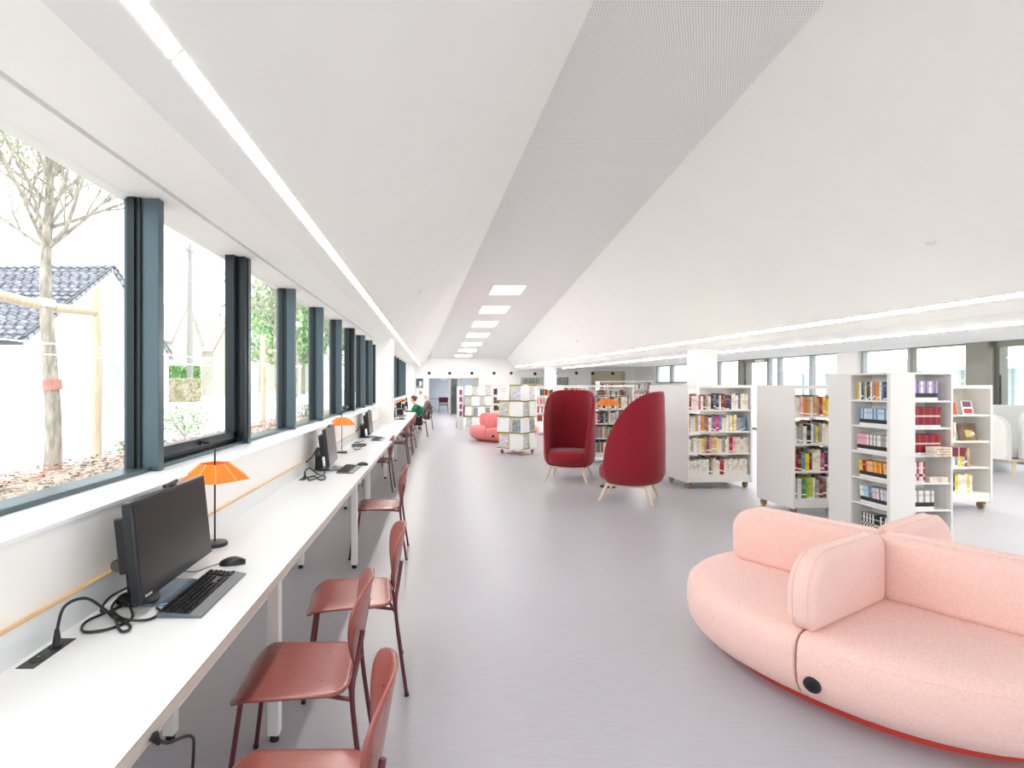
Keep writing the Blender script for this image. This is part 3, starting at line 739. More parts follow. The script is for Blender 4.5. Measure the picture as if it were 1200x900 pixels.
# ------------------------------------------------------------------ sofa island
def make_sofa(name, label, fab, base, A=.95, B=.90):
    t = thing(name, label, 'sofa')
    def outl(off, quad, g=.005, n=14):
        a, b = A-off, B-off; p = []
        for k in range(n+1):
            ph = .5*PI*k/n; x = a*math.cos(ph)**(2/2.25); y = b*math.sin(ph)**(2/2.25)
            p.append((max(x, g), max(y, g)))
        p.append((g, g))
        sx, sy = ((1,1),(-1,1),(-1,-1),(1,-1))[quad]
        p = [(x*sx, y*sy) for x, y in p]
        return p if quad in (0, 2) else p[::-1]
    prof = [(.20,.05),(.12,.068),(.05,.11),(.012,.165),(0,.23),(.0,.305),(.010,.35),(.035,.38),(.09,.396),(.30,.405)]
    for quad in range(4):
        q = MB(); q.rings([[(x,y,z) for x, y in outl(o_, quad)] for o_, z in prof])
        s = q.build('seat', fab, t, weld=True); md = s.modifiers.new('b','BEVEL'); md.width = .012; md.segments = 3; md.limit_method = 'ANGLE'; md.angle_limit = math.radians(50)
        for p in s.data.polygons: p.use_smooth = True
        s.data.set_sharp_from_angle(angle=math.radians(70))
        q = MB(); pp = outl(.011, quad)[:-1]
        if quad in (1, 3): pp = outl(.011, quad)[::-1][:-1]
        q.tube([(x*1.0,y*1.0,.352) for x, y in pp[1:-1]], .0022, 5); q.build('piping', fab, s)
    q = MB(); a, b = A-.205, B-.205
    q.rings([[(a*math.copysign(abs(math.cos(u))**(2/2.25), math.cos(u)), b*math.copysign(abs(math.sin(u))**(2/2.25), math.sin(u)), z) for u in [2*PI*k/64 for k in range(64)]] for z in (0,.05)])
    q.build('plinth', base, t)
    def cushion(name, L, T, z0, z1, r_out, M, r_in=.03):
        # outline in (s, z): s from 0 (centre) to L (outer end)
        out = rrect(L, z1-z0, .03, 8, cx=L/2, cy=(z0+z1)/2, radii=(r_in,.07,r_out,r_in+.02))
        cx, cz = L/2, (z0+z1)/2; rs = []
        for (h, sc_) in [(-T/2,.91),(-T/2+.008,.955),(-T/2+.03,1.0),(-T/2+.042,1.004),(T/2-.042,1.004),(T/2-.03,1.0),(T/2-.008,.955),(T/2,.91)]:
            ins = (1-sc_)*.45
            rs.append([M @ Vector((cx+(x-cx)*(1-ins*2/L*1.0) , h*(1+.10*math.sin(PI*min(1,max(0,(z-z0)/(z1-z0))))), cz+(z-cz)*(1-ins*2/(z1-z0)))) for x, z in out])
        q = MB(); q.rings(rs); o = q.build(name, fab, t, weld=True)
        for p in o.data.polygons: p.use_smooth = True
        o.data.set_sharp_from_angle(angle=math.radians(75))
        for s in (1, -2):
            pass
        q = MB()
        for hs in (3, 4):
            q.tube([M @ Vector((x+(x-cx)*.004, rs and (T/2-.035)*(1 if hs == 4 else -1)*(1+.10*math.sin(PI*min(1,max(0,(z-z0)/(z1-z0))))), z+(z-cz)*.012)) for x, z in out[9:]], .0035, 6)
        q.build('piping', fab, o, smooth=True)
        return o
    I = Matrix.Identity(4); Rz = lambda a: Matrix.Rotation(a, 4, 'Z')
    cushion('backrest', A-.16, .17, .395, .745, .15, Rz(0) @ Matrix.Translation((.0,0,0)))
    cushion('backrest', A-.16, .17, .395, .745, .15, Rz(PI) @ Matrix.Translation((.0,0,0)))
    cushion('divider_cushion', B-.13, .13, .395, .755, .20, Rz(-PI/2) @ Matrix.Translation((.087,0,0)))
    cushion('divider_cushion', B-.13, .13, .395, .755, .20, Rz(PI/2) @ Matrix.Translation((.087,0,0)))
    # flush round power outlet near the divider on the outer face of the near quadrant
    return t
sofa = make_sofa('island_sofa', 'large pale pink island sofa with cross shaped backrests, front right', PINK, CORAL)
SX, SY, SR = 2.42, 3.00, math.radians(-59)
sofa.location = (SX,SY,0); sofa.rotation_euler.z = SR
SANG = math.radians(278)
def sofa_outlet(t, ph=-1.515):
    A, B = .95, .90; zc = .188; off = .004
    a, b = A-off, B-off; x = a*math.copysign(abs(math.cos(ph))**(2/2.25), math.cos(ph)); y = b*math.copysign(abs(math.sin(ph))**(2/2.25), math.sin(ph))
    n = Vector((math.cos(ph)/a, math.sin(ph)/b, -.22)).normalized(); c = Vector((x, y, zc))
    q = MB(); q.cyl(c-n*.012, c+n*.008, .037, .035, n=28); q.m = 1; q.cyl(c+n*.008, c+n*.0095, .022, n=20)
    q.build('power_outlet', [BLACKS, mat('outlet_black','060607',.3)], t)
sofa_outlet(sofa)
s2 = make_sofa('island_sofa', 'small looking coral pink island sofa beyond the display towers', PINK2, CORAL)
s2.location = (1.80,15.3,0); s2.rotation_euler.z = math.radians(-40); sofa_outlet(s2, -1.35)

# ------------------------------------------------------------------ red pod chair (local: faces +X)
def make_pod(label):
    t = thing('pod_chair', label, 'armchair')
    a, b = .455, .415; n = 40; TH = math.radians(130); ac = .38
    zz = [0,.04,.1,.2,.35,.5,.65,.8,.92,1.0]
    cols = []
    for k in range(n+1):
        th = -TH+2*TH*k/n      # 0 = back
        cx = -math.copysign(abs(math.cos(th))**.92, math.cos(th)); cy = math.copysign(abs(math.sin(th))**.92, math.sin(th))
        tt = min(1, max(0, (cx+1)/1.66)); ht = .40+1.07*max(0, 1-tt**2.0)**.53
        z0 = .235
        col = []
        for u in zz:
            z = z0+(ht-z0)*u; f = 1-.20*math.exp(-(z-z0)/.05)
            f *= 1-.03*max(0, (z-.9)/.6)
            col.append(Vector((cx*a*f, cy*b*f, z)))
        cols.append(col)
    q = MB(); q.rings(cols, cap=False, closed=False)
    o = q.build('shell', RED, t, smooth=True, angle=180)
    md = o.modifiers.new('t','SOLIDIFY'); md.thickness = .06; md.offset = -1
    md = o.modifiers.new('b','SUBSURF'); md.levels = 1; md.render_levels = 2
    q = MB(); out = [(x*.93, y*.93) for x, y in [(ac*.86*math.copysign(abs(math.cos(u))**.9, math.cos(u)), b*.86*math.copysign(abs(math.sin(u))**.9, math.sin(u))) for u in [2*PI*k/36 for k in range(36)]]]
    q.prism(out, .232, .28); q.build('seat_pan', RED, t, bevel=.01)
    # fat seat cushion that fills the shell
    q = MB(); rs = []
    for (f, z) in [(.80,.262),(.93,.28),(1.0,.33),(1.0,.41),(.95,.455),(.84,.485),(.5,.495)]:
        rs.append([(.01+(ac*f-.0)*math.copysign(abs(math.cos(u))**.82, math.cos(u))*(1.0 if math.cos(u) > 0 else .86), (b-.05)*f*math.copysign(abs(math.sin(u))**.82, math.sin(u)), z) for u in [2*PI*k/40 for k in range(40)]])
    q.rings(rs); q.build('seat_cushion', RED, t, smooth=True, angle=180)
    q = MB(); q.box((-.24,-.27,.205),(.27,-.23,.235)); q.box((-.24,.23,.205),(.27,.27,.235)); q.box((.23,-.27,.205),(.27,.27,.235)); q.box((-.26,-.27,.205),(-.22,.27,.235)); q.build('base_frame', WOODL, t, bevel=.004)
    for sx in (-1,1):
        for sy in (-1,1):
            q = MB(); q.tube([(sx*.24,sy*.245,.235),(sx*.335,sy*.33,0)], [.022,.015], 10); q.build('leg', WOODL, t, smooth=True)
    return t
p1 = make_pod('red high backed pod chair facing the camera, the farther of the pair'); p1.location = (2.14,9.0,0); p1.rotation_euler.z = math.radians(-114)
dup(p1, (2.58,7.42,0), math.radians(152), 'red high backed pod chair seen from behind, the nearer of the pair')
# ------------------------------------------------------------------ books
BC = {'cream':'efe6d3','white':'f1efeb','ivory':'f4ecd8','grey':'a9a8a4','black':'1d1d20','navy':'2b3a5c','blue':'5f88ad','light blue':'bcd9ea',
      'red':'b5222f','dark red':'7d1c27','orange':'e98a2c','yellow':'efd13a','pink':'eab4bd','magenta':'cf3f7d','purple':'7d6a9a','lilac':'b8a9c9',
      'green':'4f8a55','lime':'b9cf4a','teal':'4d979b','brown':'7a5238','tan':'c7a277','dark grey':'48494d'}
PAGE = mat('book_pages', 'efe8d8', .9)
def bookmat(c, kind=0):
    n = 'book_%s_%d' % (c.replace(' ','_'), kind)
    if n in MATS: return MATS[n]
    m = mat(n, BC[c], .45); nt = m.node_tree; b = nt.nodes['Principled BSDF']
    tc = nt.nodes.new('ShaderNodeTexCoord'); sp = nt.nodes.new('ShaderNodeSeparateXYZ'); nt.links.new(tc.outputs['Generated'], sp.inputs[0])
    oi = nt.nodes.new('ShaderNodeObjectInfo')
    base = lin(BC[c]); dark = sum(base) < 1.0
    r = nt.nodes.new('ShaderNodeValToRGB'); r.color_ramp.interpolation = 'CONSTANT'
    lab = lin('f4f4f2'); con = lin('d8d4cc') if dark else lin('4a4440')
    mixc = [x*.78+y*.22 for x, y in zip(base, con)]
    if kind == 0:   els = [(0, base), (.07, lab), (.15, base), (.40, mixc), (.66, base)]
    elif kind == 1: els = [(0, base), (.06, lab), (.14, base), (.55, mixc), (.60, base), (.72, mixc), (.88, base)]
    elif kind == 2: els = [(0, lin('e9e6e2')), (.10, base), (.30, con), (.42, base), (.70, lab), (.74, base)]   # comic volume
    elif kind == 3: els = [(0, lin('f2f2f2')), (.16, lin('2b2b2f')), (.38, base), (.70, mixc), (.82, base)]
    else:           els = [(0, lin('f2f2f2')), (.12, base), (.52, lin('d9c9c0')), (.60, base)]
    cr = r.color_ramp; cr.elements[0].position = 0; cr.elements[0].color = (*els[0][1], 1)
    cr.elements[1].position = els[1][0]; cr.elements[1].color = (*els[1][1], 1)
    for p, c_ in els[2:]:
        e = cr.elements.new(p); e.color = (*c_, 1)
    mm = nt.nodes.new('ShaderNodeMath'); mm.operation = 'MULTIPLY_ADD'; mm.inputs[1].default_value = .34 if kind < 2 else .0; mm.inputs[2].default_value = -.17 if kind < 2 else 0
    ad = nt.nodes.new('ShaderNodeMath'); ad.operation = 'ADD'
    nt.links.new(oi.outputs['Random'], mm.inputs[0]); nt.links.new(sp.outputs[2], ad.inputs[0]); nt.links.new(mm.outputs[0], ad.inputs[1]); nt.links.new(ad.outputs[0], r.inputs['Fac'])
    nt.links.new(r.outputs['Color'], b.inputs['Base Color'])
    return m
# unit book: spine toward -Y, thickness X 0..1, height 0..1, depth 0..1
UB = MB()
UB.m = 0
UB.box((0,0,0),(.10,1,1)); UB.box((.90,0,0),(1,1,1)); UB.box((.10,0,0),(.90,.03,1))
UB.m = 1; UB.box((.10,.03,.015),(.90,.97,.975))
_bm = {}
def bookmesh(c, kind):
    k = (c, kind)
    if k not in _bm: _bm[k] = UB.mesh('book', [bookmat(c, kind), PAGE])
    return _bm[k]
ORD = ['first','second','third','fourth','fifth','sixth','seventh','eighth','ninth','tenth','eleventh','twelfth','thirteenth','fourteenth','fifteenth','sixteenth',
       'seventeenth','eighteenth','nineteenth','twentieth','twenty-first','twenty-second','twenty-third','twenty-fourth','twenty-fifth','twenty-sixth','twenty-seventh','twenty-eighth','twenty-ninth','thirtieth','thirty-first','thirty-second','thirty-third','thirty-fourth','thirty-fifth','thirty-sixth','thirty-seventh','thirty-eighth']
NB = [0]
def put_book(M, x, y, z, w, h, d, c, kind, label, group, lean=0, flat=False, name='book'):
    o = bpy.data.objects.new(name, bookmesh(c, kind)); COL.objects.link(o)
    L = Matrix.Translation((x, y, z)) @ Matrix.Rotation(lean, 4, 'Y')
    if flat: L = Matrix.Translation((x, y, z)) @ Matrix.Rotation(PI/2, 4, 'Y') @ Matrix.Translation((-w,0,0))
    o.matrix_world = M @ L @ Matrix.Diagonal((w, d, h, 1))
    tag(o, label, 'book', group); NB[0] += 1
    return o
def shelf_of_books(M, x0, x1, y, z, where, group, cols, hmin=.17, hmax=.24, d=.15, wmin=.02, wmax=.045, kinds=(0,1), hcap=.26):
    x = x0; i = 0
    while True:
        w = random.uniform(wmin, wmax); h = random.uniform(hmin, hmax)
        if x+w > x1: break
        c = random.choice(cols); i += 1
        lb = '%s book, %s from left, %s' % (c, ORD[min(i-1, len(ORD)-1)], where)
        put_book(M, x, y+random.uniform(0,.012), z, w, h, d, c, random.choice(kinds), lb, group)
        x += w+.0020
def books_stuff(M, rows, label, cols, kinds=(0,1)):
    """rows: (x0,x1,y,z,flip) - one object for books beyond what can be told apart"""
    used = sorted(set(cols)); q = MB()
    for (x0, x1, y, z, hm) in rows:
        x = x0
        while x < x1-.02:
            w = random.uniform(.022,.045); h = random.uniform(hm*.75, hm); q.m = used.index(random.choice(cols))
            q.box((x,y,z),(x+w-.001,y+.15,z+h), M); x += w
    o = q.build('books', [bookmat(c, 0) for c in used]); tag(o, label, 'books', kind='stuff'); return o

BODY = mat('white_shelf_steel', 'eeedea', .45)
BODYC = mat('cream_back_panel', 'e6e1d6', .6)
WHEELT = mat('amber_castor_tyre', 'b08a4e', .4)
def castor(t, x, y):
    q = MB(); q.cyl((x,y,.085),(x,y,.11),.022,n=12); q.box((x-.022,y-.02,.05),(x-.017,y+.035,.095)); q.box((x+.017,y-.02,.05),(x+.022,y+.035,.095)); q.box((x-.022,y-.03,.088),(x+.022,y+.035,.096))
    c = q.build('castor', STEELW if False else mat('castor_steel','8d8d8a',.35,metal=.7), t)
    q = MB(); q.cyl((x-.014,y+.02,.045),(x+.014,y+.02,.045),.045,n=20); q.build('wheel', WHEELT, c, smooth=True)
def make_bookcase(label, loc, rz, W=1.0, D=.67, H=1.545, zb=.12, levels=(.208,.53,.855,1.18), back=False):
    t = thing('bookcase', label, 'bookcase', loc, rz)
    for x in (0, W-.025): q = MB(); q.box((x,0,zb-.03),(x+.025,D,H)); q.build('side_panel', BODY, t, bevel=.003)
    q = MB(); q.box((.025,.0,H-.04),(W-.025,D,H-.002)); q.build('top_panel', BODY, t)
    q = MB(); q.box((.025,.01,zb-.02),(W-.025,D-.01,levels[0]-.022)); q.build('plinth', BODY, t)
    for z in levels:
        q = MB(); q.box((.026,.012,z-.022),(W-.026,D-.012,z)); q.build('shelf', BODY, t)
    if back:
        for a, b_ in ((.027,W/2-.005),(W/2+.005,W-.027)):
            q = MB(); q.box((a,D/2-.005,levels[0]),(b_,D/2+.005,H-.041)); q.build('back_panel', BODYC, t)
    for x in (.06, W-.06):
        for y in (.07, D-.07): castor(t, x, y)
    return t, Matrix.Translation(loc) @ Matrix.Rotation(rz, 4, 'Z')
LEV = (.208,.53,.855,1.18); SN = ('bottom shelf','third shelf down','second shelf down','top shelf')
NEUT = ['cream','cream','white','white','ivory','grey','cream','white']
MIX = NEUT + ['red','black','navy','orange','yellow','teal','tan','pink','dark grey','ivory','green','brown']
# B1
tB1, M1 = make_bookcase('white wheeled bookcase full of mixed books, right beside the nearer red pod chair', (3.68,8.1,0), .065)
G1 = 'books on the wheeled bookcase beside the pod chair'
palette = {3: NEUT+['dark red','brown','navy','orange','purple','magenta','black','yellow'], 2: NEUT+['magenta','orange','yellow','green','teal','tan','blue'],
           1: NEUT+['ivory','cream','red','yellow','pink','black','tan'], 0: NEUT+['white','cream','red','green','pink','ivory']}
for k, z in enumerate(LEV):
    shelf_of_books(M1, .034, .962, .035, z, SN[k]+', bookcase beside the red pod chair', G1, palette[k], .20, .245, wmin=.026, wmax=.047)
books_stuff(M1, [(.04,.95,.50,z,.24) for z in LEV[:3]]+[(.1,.9,.50,LEV[3],.20)], 'books on the far side of the bookcase beside the red pod chair', MIX)
# B2
tB2, M2 = make_bookcase('white wheeled bookcase in the middle, standing just left of the tall comic tower', (4.16,6.42,0), .065)
G2 = 'books on the middle wheeled bookcase'
pal2 = {3:['tan','orange','pink','red','cream','white','grey','navy','dark grey','ivory','yellow'], 2:['white','cream','ivory','grey','yellow','black','white'],
        1:['magenta','teal','cream','red','dark red','ivory','navy','black','yellow'], 0:['cream','green','dark red','ivory','white','grey','black','lime','brown']}
for k, z in enumerate(LEV):
    shelf_of_books(M2, .034, .962, .035, z, SN[k]+', middle wheeled bookcase', G2, pal2[k], .20, .245, wmin=.03, wmax=.052)
books_stuff(M2, [(.04,.95,.50,z,.25) for z in LEV], 'books on the far side of the middle wheeled bookcase', MIX)
# B4
tB4, M4 = make_bookcase('white wheeled bookcase with few yellow books, right of the tall comic tower', (5.86,6.72,0), .05, back=True)
G4 = 'books on the right hand wheeled bookcase'
for k, (xs, cs) in enumerate([((.50,.80),['navy','dark grey','yellow','ivory','ivory','white','cream','yellow','ivory']), ((.50,.76),['cream','white','blue','yellow','yellow','grey','brown','tan']),
                               ((.42,.62),['ivory','yellow','yellow','orange','cream'])]):
    x = xs[0]; i = 0
    for c in cs:
        w = .027+.008*((i*7) % 3)/2; i += 1
        put_book(M4, x, .05, LEV[k], w, .215+.01*((i*5) % 3), .15, c, 0, '%s book, %s from left, %s, right hand bookcase' % (c, ORD[i-1], SN[k]), G4); x += w+.001
# face out books
def cover(M, x, y, z, w, h, name, label, mats, lean=.22, rz=0., d=.012, patches=()):
    q = MB(); q.box((0,0,0),(w,d,h)); q.m = 1
    for (a, b_, c_, e, mi) in patches: q.m = mi; q.box((a*w,-.0012,b_*h),(c_*w,0.0002,e*h))
    o = q.build(name, mats); o.matrix_world = M @ Matrix.Translation((x,y,z)) @ Matrix.Rotation(rz,4,'Z') @ Matrix.Rotation(-lean,4,'X')
    return tag(o, label, 'book')
CW = mat('cover_white','f0eeea',.4); CR = mat('cover_red','c23a46',.4); CP = mat('cover_plum','6d4a68',.4); CB_ = mat('cover_brown','6e5540',.4,noise=.5,nscale=9); CO = mat('cover_orange','e0622f',.4)
CG = mat('cover_ochre','c9b25e',.4)
cover(M4, .68,.06,LEV[3],.14,.175,'book','plum and red covered book facing out on the top shelf of the right hand bookcase',[CW,CR,CP], patches=((.12,.08,.9,.42,1),(.12,.55,.9,.95,2)))
cover(M4, .44,.06,LEV[3],.11,.15,'book','orange book leaning on the top shelf of the right hand bookcase',[CO], rz=-.5)
cover(M4, .64,.06,LEV[2],.24,.22,'book','brown picture book facing out on the second shelf of the right hand bookcase',[CB_,CG,CW], patches=((.35,.2,.75,.6,1),(.6,.3,.85,.5,2)))
# B3 comic tower (pinwheel)
t = thing('comic_tower', 'tall white six shelf pinwheel tower of comics behind the pink island sofa', 'bookcase', (4.40,5.33,0), .045)
M3 = Matrix.Translation((4.40,5.33,0)) @ Matrix.Rotation(.045, 4, 'Z')
HT = 1.67; L3 = (.06,.325,.59,.86,1.13,1.395)
q = MB(); q.box((0,0,0.0),(.255,.02,HT)); q.box((.235,.02,0),(.255,.28,HT)); q.box((0,.02,0),(.018,.04,HT)); q.build('front_panel', BODY, t, bevel=.002)
q = MB(); q.box((.62,0,0),(.64,.28,HT)); q.build('side_panel', BODY, t, bevel=.002)
q = MB(); q.box((0,.48,0),(.02,.80,HT)); q.box((.02,.48,0),(.23,.50,HT)); q.build('side_panel', BODY, t, bevel=.002)
q = MB(); q.box((.25,.28,0.01),(.64,.30,HT-.01)); q.box((.23,.3,0.01),(.25,.8,HT-.01)); q.box((.62,.3,0),(.64,.8,HT)); q.box((.25,.78,0),(.62,.8,HT)); q.build('back_panel', BODY, t)
q = MB(); q.box((-.002,-.002,HT-.018),(.642,.802,HT)); q.build('top_panel', BODY, t, bevel=.002)
for z in L3:
    q = MB(); q.box((.255,.006,z-.018),(.62,.28,z)); q.build('shelf', BODY, t)
    q = MB(); q.box((.006,.04,z-.018),(.235,.48,z)); q.build('shelf', BODY, t)
q = MB(); q.box((-.002,-.003,.845),(.255,0,.862)); q.build('seam_trim', BODY, t)
q = MB(); q.box((-.003,.48,.845),(0,.8,.862)); q.build('seam_trim', BODY, t)
q = MB()
for z in [.1+.032*i for i in range(48)]:
    q.box((.6195,.06,z),(.6205,.066,z+.006)); q.box((.03,.4795,z),(.036,.4802,z+.006))
    q.box((.6195,.22,z),(.6205,.226,z+.006))
q.build('peg_hole', mat('peg_hole_grey','77756f',.6), t)
GT = 'comics on the tall pinwheel tower'
# left-facing bay: spines toward -X. frame: local x' runs from far (.46) to near (.05)
ML = M3 @ Matrix.Translation((.03,.475,0)) @ Matrix.Rotation(-PI/2, 4, 'Z')
rowsL = [(0,.10,.43,['black','black','white','black','white'],2,.165,.0165,0,'bottom shelf'),
         (1,.07,.43,['light blue','pink','light blue','blue','light blue','white'],3,.175,.019,-.10,'fifth shelf down'),
         (2,.06,.43,['yellow','lime','red','dark red','orange','yellow','pink','red'],3,.175,.019,-.08,'fourth shelf down'),
         (3,.04,.43,['pink','pink','pink','pink','pink','grey','grey','white','grey','grey','white','grey'],3,.18,.0185,0,'third shelf down'),
         (4,.07,.43,['light blue','light blue','white','blue'],3,.175,.018,0,'second shelf down'),
         (5,.05,.43,['navy','yellow','white','cream','orange','navy','blue','yellow','teal'],1,.185,.020,0,'top shelf')]
for (k, x0, x1, cs, kd, h, w, lean, nm) in rowsL:
    x = x0; i = 0
    while x+w < x1:
        i += 1; c = cs[(i-1) % len(cs)] if k in (3,) else random.choice(cs)
        if k == 3: c = 'pink' if i <= 6 else random.choice(['grey','white'])
        put_book(ML, x+(abs(math.sin(lean))*h if lean else 0), .0, L3[k]+.0005+(abs(math.sin(lean))*w if lean > 0 else 0), w, h, .12, c, kd, '%s comic, %s from left, %s, tower side facing the desks' % (c, ORD[i-1], nm), GT, lean=lean, name='comic_book')
        x += w+.0022
rowsF = [(5,.262,.52,['lilac','purple','lilac','white'],3,.19,.0195,'top shelf'), (4,.262,.53,['dark red','red','dark red'],4,.20,.020,'second shelf down'), (3,.262,.53,['dark red','dark red','red'],4,.20,.020,'third shelf down'),
         (2,.262,.39,['white','red','pink','white','red'],2,.20,.0195,'fourth shelf down'), (1,.262,.46,['white','grey','white'],3,.185,.020,'fifth shelf down'), (0,.40,.55,['grey','white','grey'],3,.18,.020,'bottom shelf')]
for (k, x0, x1, cs, kd, h, w, nm) in rowsF:
    x = x0; i = 0
    while x+w < x1:
        i += 1; c = cs[(i-1) % len(cs)]
        put_book(M3, x, .015, L3[k]+.0005, w, h, .12, c, kd, '%s comic, %s from left, %s, tower side facing the camera' % (c, ORD[i-1], nm), GT, name='comic_book')
        x += w+.0022
for i in range(7):   # stack lying on its side sticking out on the third shelf
    w = .0125
    put_book(M3, .36, -.10, L3[3]+.0005+i*w, w-.0008, .15, .105, 'tan' if i % 2 else 'cream', 0, 'cream paperback lying flat, %s from bottom in the stack sticking out of the tower' % ORD[i], 'flat stack of paperbacks on the comic tower', flat=True)
for i in range(6):
    w = .0145
    put_book(M3, .512, -.10, L3[3]+.0005+i*w, w-.0008, .15, .105, 'dark red', 4, 'dark red comic lying flat, %s from bottom in the stack on the comic tower' % ORD[i], 'flat stack of red comics on the comic tower', flat=True, name='comic_book')
for i in range(3):
    w = .018
    put_book(M3, .41, .01, L3[2]+.0005+i*w, w-.001, .19, .13, 'cream', 0, 'cream comic lying flat on the fourth tower shelf, %s from bottom' % ORD[i], 'flat cream comics on the fourth tower shelf', flat=True, name='comic_book')
cover(M3, .275,.03,L3[0],.11,.17,'comic_book','dark green comic facing out on the bottom shelf of the comic tower',[mat('cover_dark_green','4b4f3c',.4,noise=.4,nscale=12)])

# R2 bookcase behind pods; B0 side panel; R1
t, MR = make_bookcase('long white bookcase crammed with books behind the two red pod chairs', (2.45,10.85,0), .03, W=1.43, levels=(.20,.49,.78,1.07,1.24)[:4]+(1.36,)[:0])
GR = 'rows of books behind the red pod chairs'
MIXR = ['white','grey','navy','blue','cream','teal','dark grey','red','light blue','white','cream','lime','brown','grey','pink','white','grey']
# the ones seen between the pods stand as single books (top two rows), the rest together
for k, z in ((3,1.07),(2,.78)):
    shelf_of_books(MR, .63, 1.38, .03, z, ('top shelf' if k == 3 else 'second shelf down')+', right part, bookcase behind pod chairs', GR, MIXR, .20, .255, wmin=.024, wmax=.044)
books_stuff(MR, [(.04,1.38,.03,.20,.25),(.04,1.38,.03,.49,.25),(.04,.62,.03,.78,.25),(.04,.62,.03,1.07,.25)]+[(.04,1.38,.49,z,.27) for z in (.20,.49,.78,1.07)], 'densely packed books on the lower shelves behind the two red pod chairs', MIXR)
books_stuff(MR, [(.08,.35,.2,1.308,.14),(.8,1.35,.25,1.308,.14)], 'small books high up inside the bookcase behind the pod chairs', ['brown','grey','cream','dark red','navy'])
q = MB(); q.box((.026,.18,1.29),(1.404,.45,1.308), MR); q.build('shelf', BODY, None); sh_ = COL.objects[-1]
sh_.parent = t; sh_.matrix_parent_inverse = t.matrix_basis.inverted() if False else (Matrix.Translation((2.45,10.85,0)) @ Matrix.Rotation(.03,4,'Z')).inverted()
t, _ = make_bookcase('white wheeled bookcase seen only by its plain side, between pod chair and mixed bookcase', (4.02,9.3,0), .065, D=1.0)
t, MR1 = make_bookcase('white bookcase with bright books by the far wall, left of the red pod chairs', (3.0,16.9,0), .02, W=1.6, H=1.50, levels=(.42,.68,.95,1.22))
books_stuff(MR1, [(.03,1.5,.03,z,.21) for z in (.42,.68,.95,1.22)], 'bright books on the bookcase by the far wall left of the pod chairs', ['white','grey','dark red','orange','red','black','navy','cream','green','white'])
q = MB()
t, MR3 = make_bookcase('tall white bookcase far behind the pod chairs, before the end wall recess', (7.2,24.6,0), .0, W=2.4, D=.6, H=1.72, levels=(.3,.65,1.0,1.36))
books_stuff(MR3, [(.05,.65,.03,1.36,.25),(1.6,2.3,.03,1.36,.22),(.05,2.3,.03,1.0,.25)], 'red and grey books on the tall far bookcase', ['red','white','dark red','grey','brown','cream','navy'])
t, MR4 = make_bookcase('dim white bookcase against the far wall under the dark high window', (5.6,25.5,0), 0, W=1.3, D=.4, H=1.5, levels=(.3,.65,1.0,1.22))
books_stuff(MR4, [(.05,1.2,.03,1.22,.2),(.05,1.2,.03,1.0,.2)], 'brown and red books on the dim bookcase by the far wall', ['brown','dark red','dark grey','tan'])

